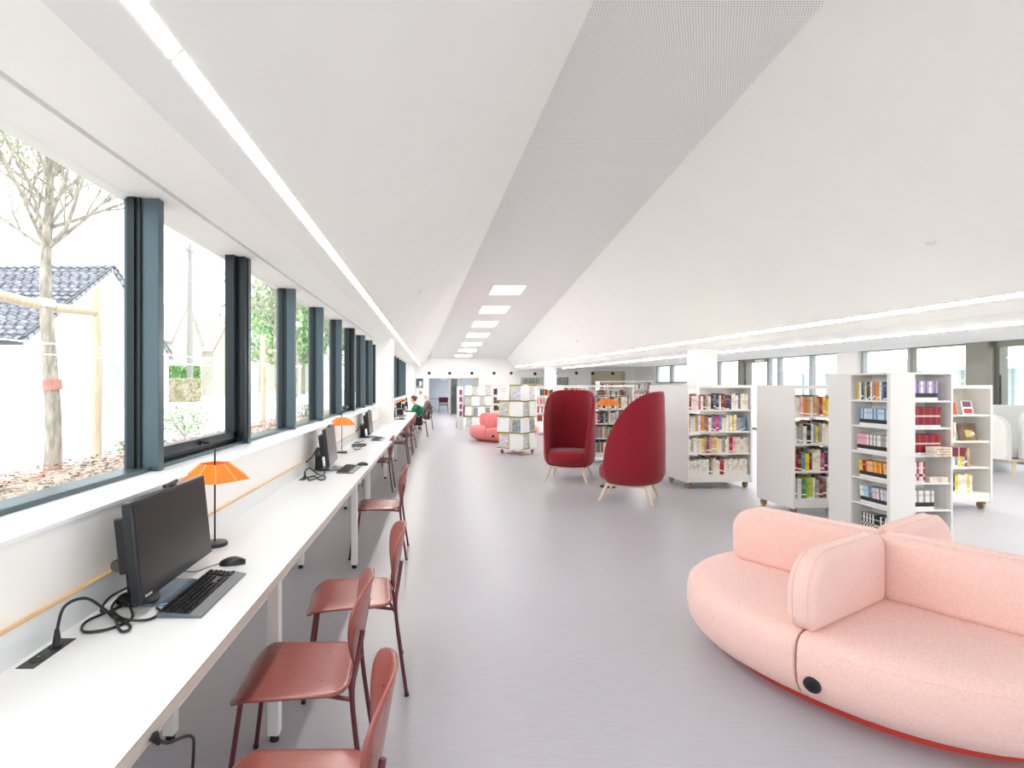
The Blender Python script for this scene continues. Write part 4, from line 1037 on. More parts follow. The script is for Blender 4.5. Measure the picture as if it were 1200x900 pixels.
# ------------------------------------------------------------------ display towers with flaps
FL = mat('flap_white','f1f0ee',.4); YEL = mat('cover_yellow_frame','f0df72',.45)
PICS = [mat('picture_lilac','cfcde0',.5,noise=.45,nscale=16), mat('picture_grey','bfc4c4',.5,noise=.5,nscale=18), mat('picture_pink','e3a7a0',.5,noise=.4,nscale=14),
        mat('picture_blue','8da3b8',.5,noise=.6,nscale=15), mat('picture_green','93b35c',.5,noise=.4,nscale=14), mat('picture_dark','8a95a0',.5,noise=.6,nscale=14)]
NICHE = mat('niche_shadow_grey','65635f',.7)  # slot edges darkened: the shadow line under the flaps put into the colour
def make_tower(label, loc, rz, W, H, rows, castors=True, where='near'):
    t = thing('display_tower', label, 'display stand', loc, rz)
    q = MB(); e = .05; q.box((-W/2+e,-W/2+e,.12),(W/2-e,W/2-e,H)); q.build('core', BODY, t)
    q = MB(); q.box((-W/2,-W/2,.10),(W/2,W/2,.13)); q.build('base_panel', BODY, t, bevel=.003)
    rh = (H-.13)/rows; mags = []
    for f in range(4):
        R = Matrix.Rotation(f*PI/2, 4, 'Z')
        for c in range(2):
            x0 = -W/2+.0+c*W/2; x1 = x0+W/2
            for r in range(rows):
                z0 = .13+(rows-1-r)*rh; z1 = z0+rh
                flap = ((r+c) % 2 == 0) ^ (f == 3 or f == 2)
                if flap:
                    q = MB(); q.rings([[(x0+.004,-W/2-.002,z0+.006),(x1-.004,-W/2-.002,z0+.006),(x1-.004,-W/2+.05,z0+.006),(x0+.004,-W/2+.05,z0+.006)],
                                       [(x0+.004,-W/2+.022,z1-.012),(x1-.004,-W/2+.022,z1-.012),(x1-.004,-W/2+.05,z1-.012),(x0+.004,-W/2+.05,z1-.012)]])
                    q.v = [tuple(R @ Vector(v)) for v in q.v]; q.build('flap', FL, t, bevel=.002)
                else:
                    q = MB(); q.box((x0,-W/2,z0-.004),(x1,-W/2+e,z0+.008), R); q.box((x0,-W/2+.002,z1-.014),(x1,-W/2+e,z1), R); q.build('shaded_slot_frame', NICHE, t)
                    if f in (0, 1): mags.append((f, c, r, R, x0, x1, z0, z1))
    if castors:
        for sx in (-1,1):
            for sy in (-1,1): castor(t, sx*(W/2-.08), sy*(W/2-.08))
    else:
        q = MB(); q.box((-W/2+.03,-W/2+.03,0),(W/2-.03,W/2-.03,.10)); q.build('foot', BODY, t)
    Mw = Matrix.Translation(loc) @ Matrix.Rotation(rz, 4, 'Z'); side = ('left','right')
    for i, (f, c, r, R, x0, x1, z0, z1) in enumerate(mags):
        w = (x1-x0)*.80; h = (z1-z0)*.86; q = MB(); q.box((-w/2,0,0),(w/2,.006,h)); q.m = 1; q.box((-w*.42,-.0012,h*.06),(w*.42,.0002,h*.90))
        o = q.build('magazine', [YEL if (f or r % 2 == 0 or True) else FL, PICS[(i*3+r) % 6]]); o.matrix_world = Mw @ R @ Matrix.Translation(((x0+x1)/2,-W/2+.030,z0+.010)) @ Matrix.Rotation(-.05, 4, 'X')
        tag(o, 'yellow framed magazine, %s column, row %s from top, %s face of the %s display tower' % (side[c], ('one','two','three','four')[r], side[f], where), 'magazine', 'magazines on the %s display tower' % where)
    return t
make_tower('white wheeled magazine display tower standing in front of the coral pink sofa', (1.76,12.40,0), math.radians(-38.7), .66, 1.55, 4, True, 'nearer')
q = MB(); a = math.radians(-38.7); MT = Matrix.Translation((1.76,12.40,0)) @ Matrix.Rotation(a,4,'Z')
for k, (w, z) in enumerate(((.14,1.46),(.10,1.40),(.16,1.36),(.12,1.32))): q.box((-.165-w/2,-.318,z),(-.165+w/2,-.3,z+.012), MT)
o = q.build('text_lines', mat('pale_print','c9cbd2',.6)); o.parent = [c for c in COL.objects if c.name == 'display_tower'][0]
o.matrix_parent_inverse = MT.inverted()
make_tower('white magazine display tower farther back, behind the coral pink sofa', (1.34,18.9,0), math.radians(-47), .67, 1.53, 4, False, 'farther')
# leaflet rack and low bookcase next to the far tower
t = thing('leaflet_rack', 'narrow white rack with magenta leaflets left of the farther display tower', 'rack', (.72,19.3,0))
q = MB(); q.box((-.10,0,0),(.12,.3,1.50)); q.build('panel', BODY, t)
q = MB(); q.box((-.02,-.012,.3),(.08,-.002,1.45)); q.build('leaflet_holder', FL, t)
for k in range(4):
    q = MB(); q.box((-.015,-.02,.45+.25*k),(.075,-.012,.62+.25*k)); o = q.build('leaflet', mat('leaflet_magenta','a8436f',.5,noise=.4,nscale=20)); o.location = (.72,19.3,0)
    tag(o, 'magenta leaflet in the narrow rack by the farther tower, %s from the bottom' % ORD[k], 'leaflet', 'leaflets in the narrow rack')
t, MR5 = make_bookcase('white bookcase with dark bound books right of the farther display tower', (1.88,19.2,0), 0, W=.5, D=.4, H=1.5, levels=(.3,.6,.9,1.2))
books_stuff(MR5, [(.03,.46,.03,z,.24) for z in (.3,.6,.9,1.2)], 'dark bound books beside the farther display tower', ['black','dark grey','dark red','brown'])
# posters
q = MB(); q.box((-.18,0,0),(.18,.006,.50)); q.m = 1; q.box((-.02,-.002,.12),(.12,.0,.36)); q.box((-.14,-.002,.04),(.10,0,.08))
o = q.build('poster', [mat('poster_navy','4a5672',.5), CW]); o.location = (-1.04,YE-.0065,1.38); tag(o, 'dark blue poster on the end wall above the seated people', 'poster')
q = MB(); q.box((-.15,0,0),(.15,.006,.36)); q.m = 1; q.box((-.06,-.002,.08),(.08,.0,.24))
o = q.build('poster', [CW, mat('poster_grey','9aa0a6',.5)]); o.location = (-1.0,YE-.0065,.98); tag(o, 'white sheet pinned under the dark blue poster on the end wall', 'poster')
q = MB(); q.box((-.35,0,0),(.35,.012,.5)); q.m = 1; q.box((-.3,-.002,.44),(.3,.0,.47)); q.box((-.05,-.002,.15),(.05,.0,.2))
o = q.build('notice', [FL, mat('notice_grey','c4c4c2',.5)]); o.location = (11.6,YE-.0125,1.75)
tag(o, 'faint white notice with thin grey line on the wall behind the bookcases', 'notice')

# ------------------------------------------------------------------ pale grey sofa at the right edge
t = thing('grey_sofa', 'high backed light grey sofa on wooden legs at the right edge', 'sofa', (9.72,9.35,0), 0)
def slab(name, w, h, th, r, M, m, par):
    q = MB(); q.prism(rrect(w, h, r, 6, radii=(.04,.04,r,r)), -th/2, th/2, M); return q.build(name, m, par, bevel=.025, seg=3)
slab('backrest', 2.2, .80, .12, .12, Matrix.Translation((1.1,.72,.78)) @ Matrix.Rotation(PI/2,4,'X'), GREYF, t)
slab('side_panel', .80, .78, .10, .28, Matrix.Translation((.0,.36,.64)) @ Matrix.Rotation(PI/2,4,'Z') @ Matrix.Rotation(PI/2,4,'X'), GREYF, t)
slab('side_panel', .80, .90, .10, .30, Matrix.Translation((.62,.0,.72)) @ Matrix.Rotation(PI/2,4,'X'), GREYF, t).hide_render = False
q = MB(); q.box((.05,.08,.28),(2.1,.66,.43)); q.build('seat_cushion', GREYF, t, bevel=.04, seg=3)
q = MB(); q.box((.05,.05,.22),(2.1,.7,.27)); q.build('base_rail', WOODL, t, bevel=.005)
for x in (.18, 1.9):
    for y in (.06,.64): q = MB(); q.tube([(x,y,.22),(x,y,0)], [.03,.024], 8); q.build('leg', WOODL, t)

# ------------------------------------------------------------------ things on the far desk
t = thing('document_stand', 'dark angled stand with white boards on the far desk beyond the white pillar', 'stand', (-1.0,14.2,DZ))
q = MB(); q.box((-.14,-.3,.0),(.14,.3,.012)); q.box((-.14,-.3,0),(-.12,-.28,.42)); q.box((-.14,.28,0),(-.12,.3,.42)); q.box((-.14,-.3,.2),(.16,.3,.215)); q.build('frame', mat('stand_grey','777b80',.4), t)
q = MB(); q.tube([(-.12,-.28,.30),(.10,-.25,.42),(.10,.2,.42)], .018, 8); q.build('arm', BLACK, t)
q = MB(); q.box((-.10,-.24,.215),(.02,-.15,.36)); q.box((.03,-.2,.215),(.10,-.05,.33)); q.box((-.1,0,.03),(.05,.2,.17)); q.build('black_box', BLACKS, t, bevel=.004)
dup(m2, (-1.05,12.9,DZ), .1, 'fourth black monitor, on the desk right beyond the white pillar')
dup(k2, (-.88,12.9,DZ), 0, 'black keyboard at the workplace right beyond the white pillar')
dup(m2, (-1.0,17.3,DZ), .1, 'black monitor in front of the person in the green sweater')
dup(k2, (-.88,16.4,DZ), 0, 'black keyboard in front of the person in the green sweater')
dup(l1, (-1.05,15.3,DZ), 0, 'small orange desk lamp on the far desk before the person in green')
q = MB(); q.prism(rrect(.16,.22,.02,4), 0, .004); o = q.build('paper', CW); o.location = (-.85,16.0,DZ); tag(o, 'white sheet of paper on the desk by the person in green', 'paper')
# ------------------------------------------------------------------ people
def skinmesh(name, nodes, edges, m, parent, root=0, sub=2):
    """nodes: list of (pos, (rx, ry)); edges: index pairs"""
    me = bpy.data.meshes.new(name); me.from_pydata([n[0] for n in nodes], edges, []); me.materials.append(m)
    o = bpy.data.objects.new(name, me); COL.objects.link(o); o.parent = parent
    md = o.modifiers.new('skin', 'SKIN'); md.use_smooth_shade = True
    sv = me.skin_vertices[0].data
    for i, n in enumerate(nodes):
        r = n[1] if isinstance(n[1], tuple) else (n[1], n[1]); sv[i].radius = r
    sv[root].use_root = True
    s = o.modifiers.new('sub', 'SUBSURF'); s.levels = 1; s.render_levels = sub
    return o
def seated_person(label, loc, rz, top_m, leg_m, skin_m, hair_m, lean=.25, headdown=.3, bald=False, skirt=False):
    """local: faces +X, hips above the chair seat; hands rest on the desk in front"""
    t = thing('person', label, 'person', loc, rz)
    hip = Vector((-.08,0,.56)); ch = hip+Vector((math.sin(lean)*.30,0,math.cos(lean)*.30)); nk = hip+Vector((math.sin(lean*1.25)*.50,0,math.cos(lean*1.2)*.50))
    hd = nk+Vector((math.sin(headdown)*.10,0,.115)); cr = hd+Vector((-.01,0,.085)); fc = hd+Vector((.055,0,-.01))
    N = []; E = []
    def add(p, r, par=None):
        N.append((tuple(p), r)); i = len(N)-1
        if par is not None: E.append((par, i))
        return i
    h = add(hip, (.10,.13)); c = add(ch, (.10,.14), h); s_ = add(nk-Vector((0,0,.07)), (.07,.10), c); n = add(nk, .048, s_); j = add(hd-Vector((0,0,.05)), (.058,.052), n); k = add(hd, (.082,.072), j); add(cr, (.055,.05), k)
    nose = add(fc+Vector((.022,0,-.005)), .012, k)
    hands = {}
    for s in (-1, 1):
        sh = nk+Vector((-.02,s*.17,-.075)); el = sh+Vector((.13,s*.05,-.24)); wr = Vector((.42,s*.12,.785))
        a = add(sh, .050, s_); b = add(el, .040, a); w = add(wr, .024, b); pm = add(wr+Vector((.07,0,-.006)), (.016,.034), w)
        for q_, (dy, L) in enumerate(((-.030,.060),(-.010,.072),(.010,.070),(.028,.055))):
            f1 = add(wr+Vector((.10+L*.35,dy,.004)), .0085, pm); add(wr+Vector((.10+L,dy*1.1,-.018)), .0075, f1)
        th = add(wr+Vector((.05,-s*.045,-.006)), .010, pm); add(wr+Vector((.085,-s*.062,-.014)), .0085, th)
        kn = Vector((.36,s*.12,.52)); an = Vector((.30+.06*s,s*.13,.09)); hp = add(hip+Vector((.04,s*.09,-.03)), .085, h)
        kk = add(kn, .060, hp); aa = add(an, .038, kk); add(an+Vector((.14,0,-.055)), (.030,.040), aa)
    body = skinmesh('body', N, E, skin_m, t)
    # sweater
    N = []; E = []
    h = add(hip+Vector((0,0,-.02)), (.125,.155)); c = add(ch, (.125,.165), h); s_ = add(nk-Vector((0,0,.07)), (.088,.125), c); add(nk-Vector((0,0,.01)), .062, s_)
    for s in (-1, 1):
        sh = nk+Vector((-.02,s*.17,-.075)); el = sh+Vector((.13,s*.05,-.24)); wr = Vector((.42,s*.12,.785))
        a = add(sh, .068, s_); b = add(el, .056, a); add(wr+(el-wr)*.08, .040, b)
    skinmesh('sweater', N, E, top_m, t)
    N = []; E = []
    h = add(hip+Vector((0,0,-.03)), (.125,.15))
    for s in (-1, 1):
        hp = add(hip+Vector((.06,s*.09,-.03)), .100, h); kk = add(Vector((.36,s*.12,.52)), .078, hp); add(Vector((.30+.06*s,s*.13,.13)), .056, kk)
    skinmesh('trousers', N, E, leg_m, t)
    for s in (-1, 1):
        an = Vector((.30+.06*s,s*.13,0)); q = MB()
        q.rings([[(an.x-.07+.25*x, an.y+y*.045, z) for x, y in [(.5+.5*math.cos(u), math.sin(u)) for u in [2*PI*k/16 for k in range(16)]]] for z in (0.002,.03)]+[[(an.x-.05+.13*x, an.y+y*.035, .10) for x, y in [(.5+.5*math.cos(u), math.sin(u)) for u in [2*PI*k/16 for k in range(16)]]]])
        q.build('shoe', BLACKS, t, smooth=True)
    # hair cap
    q = MB(); rs = []
    R = .098; zl = -.55 if not bald else -.25
    for i in range(8):
        a = PI/2 - (PI/2+.62 if not bald else PI/2+.35)*i/7
        rs.append([hd+Vector((-.012,0,.022))+Vector((R*max(.02,math.cos(a))*math.cos(u)*(1.0 if math.cos(u) < 0 else (.90 if a > .25 else .25)), R*.92*max(.02,math.cos(a))*math.sin(u), R*1.02*math.sin(a))) for u in [2*PI*k/20 for k in range(20)]])
    q.rings(rs[::-1]); q.build('hair', hair_m, t, smooth=True, angle=180)
    if not bald:
        q = MB(); q.lathe([(.001,-.035),(.03,-.02),(.038,.0),(.03,.02),(.001,.035)], hd+Vector((-.10,0,.06)), 12); q.build('hair_bun', hair_m, t, smooth=True, angle=180)
    q = MB()
    for s in (-1,1): q.lathe([(.001,-.006),(.006,0),(.001,.006)], fc+Vector((.012,s*.026,.012)), 8)
    q.build('eyes', BLACK, t)
    q = MB()
    for s in (-1,1): q.lathe([(.001,-.028),(.012,-.012),(.014,.010),(.001,.026)], hd+Vector((-.005,s*.080,-.005)), 8)
    q.build('ears', skin_m, t, smooth=True, angle=180)
    return t
SK1 = mat('skin_light','e2b79c',.5); 
seated_person('seated person in green sweater and dark trousers with tied brown hair, writing at the desk', (-.62,16.35,-.03), PI, fabric('green_knit','1c7a58','156048'), mat('dark_trousers','2a2432',.8), SK1, mat('brown_hair','5a3020',.6), .32, .6)
seated_person('seated older person with white hair and brown jacket, farthest at the desk', (-.45,19.0,-.03), PI+.1, fabric('brown_tweed','7c756a','625c53'), mat('grey_trousers','4b4a4c',.8), mat('skin_pink','e4b5a2',.5), mat('white_hair','e6e1da',.7), .10, .35, bald=True)

# ------------------------------------------------------------------ outside (street level .7)
GZ = .70
ROAD = mat('pale_street', 'efeeeb', .9, noise=.03, nscale=2)
q = MB(); q.box((-90,-30,GZ-.3),(-3.1,140,GZ)); q.box((-3.1,-30,GZ-.3),(-1.72,140,GZ+.02)); struct(q.build('street', ROAD), 'bleached pale street outside the left windows')
MULCH = mat('mulch_bed', 'b9a596', .95, noise=.55, nscale=22, bump=.9)
q = MB(); n = 150; w = 6
for i in range(n+1): pass
vs = []; fs = []
for i in range(n+1):
    for j in range(w+1):
        vs.append((-1.75-2.1*j/w, -2+.2*i, GZ+.03+random.uniform(0,.05) if 0 < j < w else GZ+.005))
for i in range(n):
    for j in range(w): a = i*(w+1)+j; fs.append((a, a+w+1, a+w+2, a+1))
q.add(vs, fs); tag(q.build('mulch_bed', MULCH), 'strip of brown grey wood chip mulch right outside the left windows', 'mulch', kind='stuff')
# chips
q = MB(); CHIP = [mat('chip_grey','a49a93',.9), mat('chip_red','cc9c8e',.9), mat('chip_pale','e6dccb',.9), mat('chip_dark','6f655e',.9)]
for i in range(5200):
    x = -1.8-2.0*random.random(); y = .5+12*random.random()**1.4; a = random.uniform(0,PI); L = random.uniform(.015,.05)
    q.m = random.choice([0,0,2,2,3,3,1] if x > -3.2 else [0,1,1,3,2])
    M = Matrix.Translation((x,y,GZ+.085+random.uniform(-.02,.01))) @ Matrix.Rotation(a,4,'Z') @ Matrix.Rotation(random.uniform(-.4,.4),4,'X')
    q.box((-L/2,-.008,-.004),(L/2,.008,.004), M)
tag(q.build('mulch_chips', CHIP), 'scattered bark chips and dry leaves on the mulch outside', 'mulch', kind='stuff')
BARK = mat('grey_bark', 'aca498', .9, noise=.45, nscale=24, bump=.8, stretch=(1,1,.25))
STAKE = mat('stake_wood', 'dac8b0', .8, noise=.12, nscale=10, stretch=(4,4,.4))
LEAF = [mat('young_leaf','d3d8a8',.6), mat('green_leaf','b3c996',.6)]
BLOS = mat('paint_band_red','c98a80',.9)
def leafcard(q, c, s):
    n = Vector((random.uniform(-1,1),random.uniform(-1,1),random.uniform(-.3,1))).normalized(); a = n.orthogonal().normalized(); b = n.cross(a)
    an = random.uniform(0,2*PI); a, b = a*math.cos(an)+b*math.sin(an), b*math.cos(an)-a*math.sin(an)
    q.add([c-a*s, c+b*s*.45-n*s*.1, c+a*s, c-b*s*.45-n*s*.1], [(0,1,2,3)])
def street_tree(label, x, y, seed, h=1.45, leaves=6000, big=1.0):
    random.seed(seed); t = thing('street_tree', label, 'tree', (x,y,GZ), group=None)
    q = MB(); q.m = 0
    tr = smoothpath([(0,0,-.05),(.015,0,.10),(0,.02,.6),(-.04,.0,1.4),(-.07,.02,2.0*big),(-.05,.05,2.9*big),(-.02,.0,4.2*big),(0,.02,5.4*big)],4)
    L = len(tr); q.tube(tr, [.105*big if i == 0 else max(.012,.080*big*(1-(i/L)**1.6)) for i in range(L)], 12)
    tips = []
    def branch(p, d, L, r, depth):
        pts = [p]; 
        for i in range(5):
            d = (d+Vector((random.uniform(-.22,.22),random.uniform(-.22,.22),random.uniform(-.05,.20)))).normalized(); pts.append(pts[-1]+d*L/5)
        q.tube(pts, [r*(1-.75*i/5) for i in range(6)], 6)
        tips.extend(pts[2:])
        if depth < 3:
            for k in range(4 if depth == 0 else 3):
                i = random.randint(1,4); dd = (d+Vector((random.uniform(-.9,.9),random.uniform(-.9,.9),random.uniform(-.2,.6)))).normalized(); branch(pts[i], dd, L*.62, r*.5, depth+1)
    cand = [p for p in tr if p.z > 2.15]
    for k in range(30):
        p = cand[min(len(cand)-2, int(len(cand)*.62*k/30))]; a = k*2.4+random.uniform(-.3,.3)
        branch(p, Vector((math.cos(a),math.sin(a),.25+.95*random.random())), (1.45-.02*k)*big, (.024-.0005*k)*big, 0 if k < 18 else 1)
    tk = q.build('trunk', BARK, t, smooth=True)
    q = MB(); 
    for i in range(leaves):
        c = random.choice(tips)+Vector((random.gauss(0,.06),random.gauss(0,.06),random.gauss(0,.06))); q.m = random.randint(0,1); leafcard(q, c, random.uniform(.014,.034))
    q.build('leaves', LEAF, t)
    q = MB(); q.tube([(-.072,.02,1.62),(-.070,.02,1.70)], .083, 14); q.build('tie_band', mat('pale_strap','d9dad6',.6), t)
    q = MB(); q.tube([(.0,.02,.80),(-.0075,.017,.90)], .0815, 14); q.build('paint_band', BLOS, t)
    return t
street_tree('nearest young street tree with mottled grey bark, tied to a timber frame outside', -3.83, 5.39, 3)
street_tree('second street tree outside, seen through the third window pane', -3.9, 13.2, 5, leaves=2600)
street_tree('third street tree outside, seen through the fifth window pane', -3.9, 20.8, 8, leaves=3000)
street_tree('fourth and farthest street tree outside the window row', -3.9, 28.5, 11, leaves=3500)
random.seed(21)
def stake(label, x, y, top=2.67, tm=None):
    q = MB(); q.tube([(x,y,GZ-.1),(x+.01,y,1.6),(x,y,top-.02),(x,y,top)], [.057,.056,.056,.05], 14); return tag(q.build('tree_stake', STAKE, smooth=True), label, 'wooden stake')
def rail(label, a, b, r=.05):
    q = MB(); q.tube([a,b], r, 12); return tag(q.build('tree_rail', STAKE, smooth=True), label, 'wooden rail')
stake('round timber stake right of the nearest street tree', -3.98, 6.33)
stake('round timber stake left of the nearest street tree, mostly hidden', -3.95, 4.25)
rail('horizontal timber rail between the nearest tree and its right stake', (-3.90,5.5,2.33), (-3.97,6.27,2.39), .048)
rail('horizontal timber rail left of the nearest street tree', (-3.95,4.31,2.37), (-3.90,5.28,2.33), .05)
for k, (yy, nm) in enumerate(((12.2,'second'),(19.8,'third'))):
    stake('timber stake nearer side of the %s street tree' % nm, -3.95, yy); stake('timber stake far side of the %s street tree' % nm, -3.95, yy+2.0)
    rail('timber rail tied across the %s street tree' % nm, (-3.80,yy+.05,2.3), (-3.80,yy+1.95,2.35), .045)
# shrubs
def shrub(label, x, y, w, h, n, mats, s=.03, name='shrub', z=GZ, cat='shrub'):
    t = thing(name, label, cat, (x,y,z)); q = MB()
    for k in range(7):
        a = random.uniform(0,2*PI); q.tube([(0,0,0),(w*.3*math.cos(a),w*.3*math.sin(a),h*.5),(w*.45*math.cos(a),w*.45*math.sin(a),h*.9)], [.012,.008,.004], 5)
    q.build('stem', BARK, t); q = MB()
    for i in range(n):
        a = random.uniform(0,2*PI); r = w*.5*random.random()**.5; zz = h*random.uniform(.12,1)*(1-.3*(r/(w*.5))**2)
        q.m = random.randint(0,len(mats)-1); leafcard(q, Vector((r*math.cos(a),r*math.sin(a),zz)), random.uniform(s*.6,s))
    q.build('leaves', mats, t); return t
G2m = [mat('fresh_green','9cc57c',.7), mat('deep_green','5c9150',.7), mat('pale_green','b6cf95',.7)]
BEI = [mat('dry_hedge','c9b9a4',.8), mat('dry_hedge_light','ddd3c0',.8), mat('dry_hedge_green','b5b98a',.8)]
shrub('small leafy shrub on the mulch outside, seen through the second window pane', -4.15, 8.9, .75, .55, 420, G2m, .035)
shrub('low green ground plant by the timber stake outside', -3.6, 6.6, .6, .22, 260, G2m, .03)
shrub('low green plant outside the fourth window pane', -3.4, 13.8, .8, .45, 350, G2m, .035)
def hedge(label, x0, x1, y0, y1, h, mats, n, s, name='hedge', z=GZ):
    t = thing(name, label, 'hedge', ((x0+x1)/2,(y0+y1)/2,z)); W, D = abs(x1-x0), abs(y1-y0); q = MB(); q.box((-W/2+.1,-D/2+.1,0),(W/2-.1,D/2-.1,h-.12)); q.build('core', mats[1], t)
    q = MB()
    for i in range(n):
        f = random.random(); c = Vector((random.uniform(-W/2,W/2),random.uniform(-D/2,D/2),random.uniform(0,h)))
        k = random.randint(0,3)
        if k == 0: c.x = W/2-random.uniform(0,.15)
        elif k == 1: c.y = -D/2+random.uniform(0,.15)
        elif k == 2: c.z = h-random.uniform(0,.15)
        q.m = random.randint(0,len(mats)-1); leafcard(q, c, random.uniform(s*.5,s))
    q.build('leaves', mats, t); return t
hedge('bright green clipped hedge in front of the far gabled houses', -24, -15.2, 33.5, 34.7, 2.0, G2m, 5000, .16)
hedge('dry beige hedge along the far side of the street', -17.5, -12.2, 27.0, 28.0, 1.15, BEI, 4000, .12)
# near house
HW = mat('white_render', 'e9e8e5', .9); HW2 = mat('cream_render','dbd7cc',.9)
TILE = mat('grey_roof_tile', '77777f', .8)
nt = TILE.node_tree; b = nt.nodes['Principled BSDF']; tc = nt.nodes.new('ShaderNodeTexCoord'); br = nt.nodes.new('ShaderNodeTexBrick')
br.inputs['Color1'].default_value = (*lin('8a8b94'), 1); br.inputs['Color2'].default_value = (*lin('a5a6ae'), 1); br.inputs['Mortar'].default_value = (*lin('54555e'), 1)
br.inputs['Scale'].default_value = 1; br.inputs['Brick Width'].default_value = .34; br.inputs['Row Height'].default_value = .30; br.inputs['Mortar Size'].default_value = .035
nt.links.new(tc.outputs['Object'], br.inputs['Vector']); nt.links.new(br.outputs['Color'], b.inputs['Base Color'])
def house(label, xg, x2, y0, y1, ze, zr, wall, roof, windows=(), z0=GZ):
    t = thing('house', label, 'house', ((xg+x2)/2,(y0+y1)/2,z0)); c = Vector(((xg+x2)/2,(y0+y1)/2,z0)); ym = (y0+y1)/2
    q = MB(); prof = [(y0,z0),(y1,z0),(y1,ze),(ym,zr),(y0,ze)]
    q.rings([[Vector((x,y,z))-c for y, z in prof] for x in (x2, xg)]); q.build('wall', wall, t, weld=True)
    sl = math.atan2(zr-ze, ym-y0); Ls = math.hypot(zr-ze, ym-y0)+.35; W = abs(x2-xg)+.2
    for s in (1, -1):
        q = MB(); nx = max(2, int(W/.30)); ny = int(Ls/.32); vs = []; fs = []
        # pantile relief
        rows = []
        for j in range(ny+1):
            for half in (0, 1):
                v = min(1, (j+half*.98)/ny) if j < ny else 1
                rows.append([Vector((-W/2+W*i/(nx*4), -Ls*v, .05+.035*(1-half)*0+.04*half+.03*math.cos(2*PI*i/4))) for i in range(nx*4+1)])
        q.rings(rows, cap=False, closed=False)
        q.box((-W/2,-Ls,-.12),(W/2,0,-.02))
        o = q.build('roof', roof, t); o.matrix_local = Matrix.Translation(Vector(((xg+x2)/2, ym, zr))-c) @ (Matrix.Rotation(sl,4,'X') if s == 1 else Matrix.Rotation(PI,4,'Z') @ Matrix.Rotation(sl,4,'X'))
    for (y, z, w, h, style) in windows:
        q = MB(); X = max(xg, x2)-c.x
        q.box((X-.02,y-w/2-c.y,z-c.z),(X+.05,y+w/2-c.y,z+h-c.z)); f = q.build('window', wall if style == 0 else mat('shutter_beige','cfc9bd',.7), t)
        q = MB(); q.box((X+.04,y-w/2+.1-c.y,z+.1-c.z),(X+.06,y+w/2-.1-c.y,z+h-.1-c.z)); q.build('pane', mat('far_pane_grey','a9b0ae',.2) , f)
        if style == 1:
            for s in (-1,1): q = MB(); q.box((X,y+s*(w/2+.22)-.2-c.y,z-c.z),(X+.07,y+s*(w/2+.22)+.2-c.y,z+h-c.z)); q.build('shutter', mat('shutter_pale','e2e0d9',.7), t)
    return t
house('big white house with grey tiled roof across the street, left', -12.6, -34, 16.6, 25.4, 3.05, 6.1, HW, TILE, [(20.9,1.35,1.5,1.15,2)])
RT = mat('pinkish_roof_tile','d6c4bc',.85,noise=.2,nscale=6)
house('narrow cream house with a steep gable across the street, left of the utility pole', -17.6, -22, 36.0, 40.5, 4.6, 7.2, HW2, RT, [(38.2,3.4,.8,1.0,1)])
house('cream gabled house with pinkish roof across the street, right of the utility pole', -17.6, -27, 42.5, 49.5, 4.3, 7.3, HW2, RT, [(46,4.0,1.0,1.4,1)])
house('small pale house far down the street', -14.5, -22, 64, 72, 4.5, 7.5, HW2, RT)
# utility pole
t = thing('utility_pole', 'concrete utility pole with a curved street lamp arm across the street', 'utility pole', (-13.2,28.9,GZ))
q = MB(); q.cyl((0,0,0),(0,0,8.3),.17,.10,n=10); q.box((-.05,-.5,7.9),(.05,.5,8.0)); q.build('pole', mat('pole_concrete','a3a29c',.9), t)
q = MB(); q.tube(smoothpath([(0,0,5.6),(.25,.35,5.95),(.6,.9,6.15),(.95,1.5,6.2)],4), .045, 8); q.build('arm', mat('lamp_arm_grey','c4c6c4',.5), t)
q = MB(); q.tube([(.90,1.4,6.2),(1.15,1.85,6.22)], [.10,.07], 8); q.build('lamp_head', mat('lamp_head_pale','d8d9d6',.5), t)
for k in range(3):
    q = MB(); q.tube([(-13.2,28.9+.2*k,8.55-.15*k),(-11,15,8.0-.2*k),(-10.5,-5,9.0-.2*k)], .012, 5); tag(q.build('overhead_wire', mat('wire_grey','7d7f80',.7)), 'thin overhead wire running from the utility pole, %s one' % ('top','middle','lowest')[k], 'wire')
# low wall + parked car hint
q = MB(); q.box((-22,30.6,GZ),(-14.6,30.9,GZ+.75)); tag(q.build('garden_wall', HW), 'low white garden wall behind the dry hedge', 'wall')
# far trees
def roundtree(label, x, y, h, r, mats, n=2600, s=.28):
    t = thing('tree', label, 'tree', (x,y,GZ)); q = MB(); q.tube([(0,0,0),(.05,0,h*.35),(0,.1,h*.7)], [.22,.16,.08], 8)
    for k in range(6): a = k*1.05; q.tube([(0,0,h*.35),(r*.5*math.cos(a),r*.5*math.sin(a),h*.62)], [.09,.03], 6)
    q.build('trunk', BARK, t); q = MB()
    for i in range(n):
        d = Vector((random.gauss(0,1),random.gauss(0,1),random.gauss(0,1))).normalized()*r*random.random()**.33; d.z *= .95
        lump = 1+.18*math.sin(d.x*2.1)+.15*math.cos(d.y*2.7)
        q.m = random.randint(0,len(mats)-1); leafcard(q, Vector((d.x*lump,d.y*lump,h*.66+d.z)), random.uniform(s*.5,s))
    q.build('crown', mats, t); return t
for i, (x, y, h, r, w) in enumerate([(-12.5,50,8.5,3.0,'green tree behind the cream gabled houses, seen through the second pane'),(-9.8,37,9,2.9,'green tree down the street seen through the third pane'),(-7.6,45,10,3.2,'tall green tree down the street seen through the fourth pane'),
    (-9.5,62,11,4.4,'tall dense tree far down the street seen through the fifth pane'),(-4.6,54,10,3.4,'dense tree near the end of the window row, seen in the farthest panes'),(-19,58,10,4,'pale tree rising behind the gabled houses')]):
    roundtree(w, x, y, h, r, G2m)
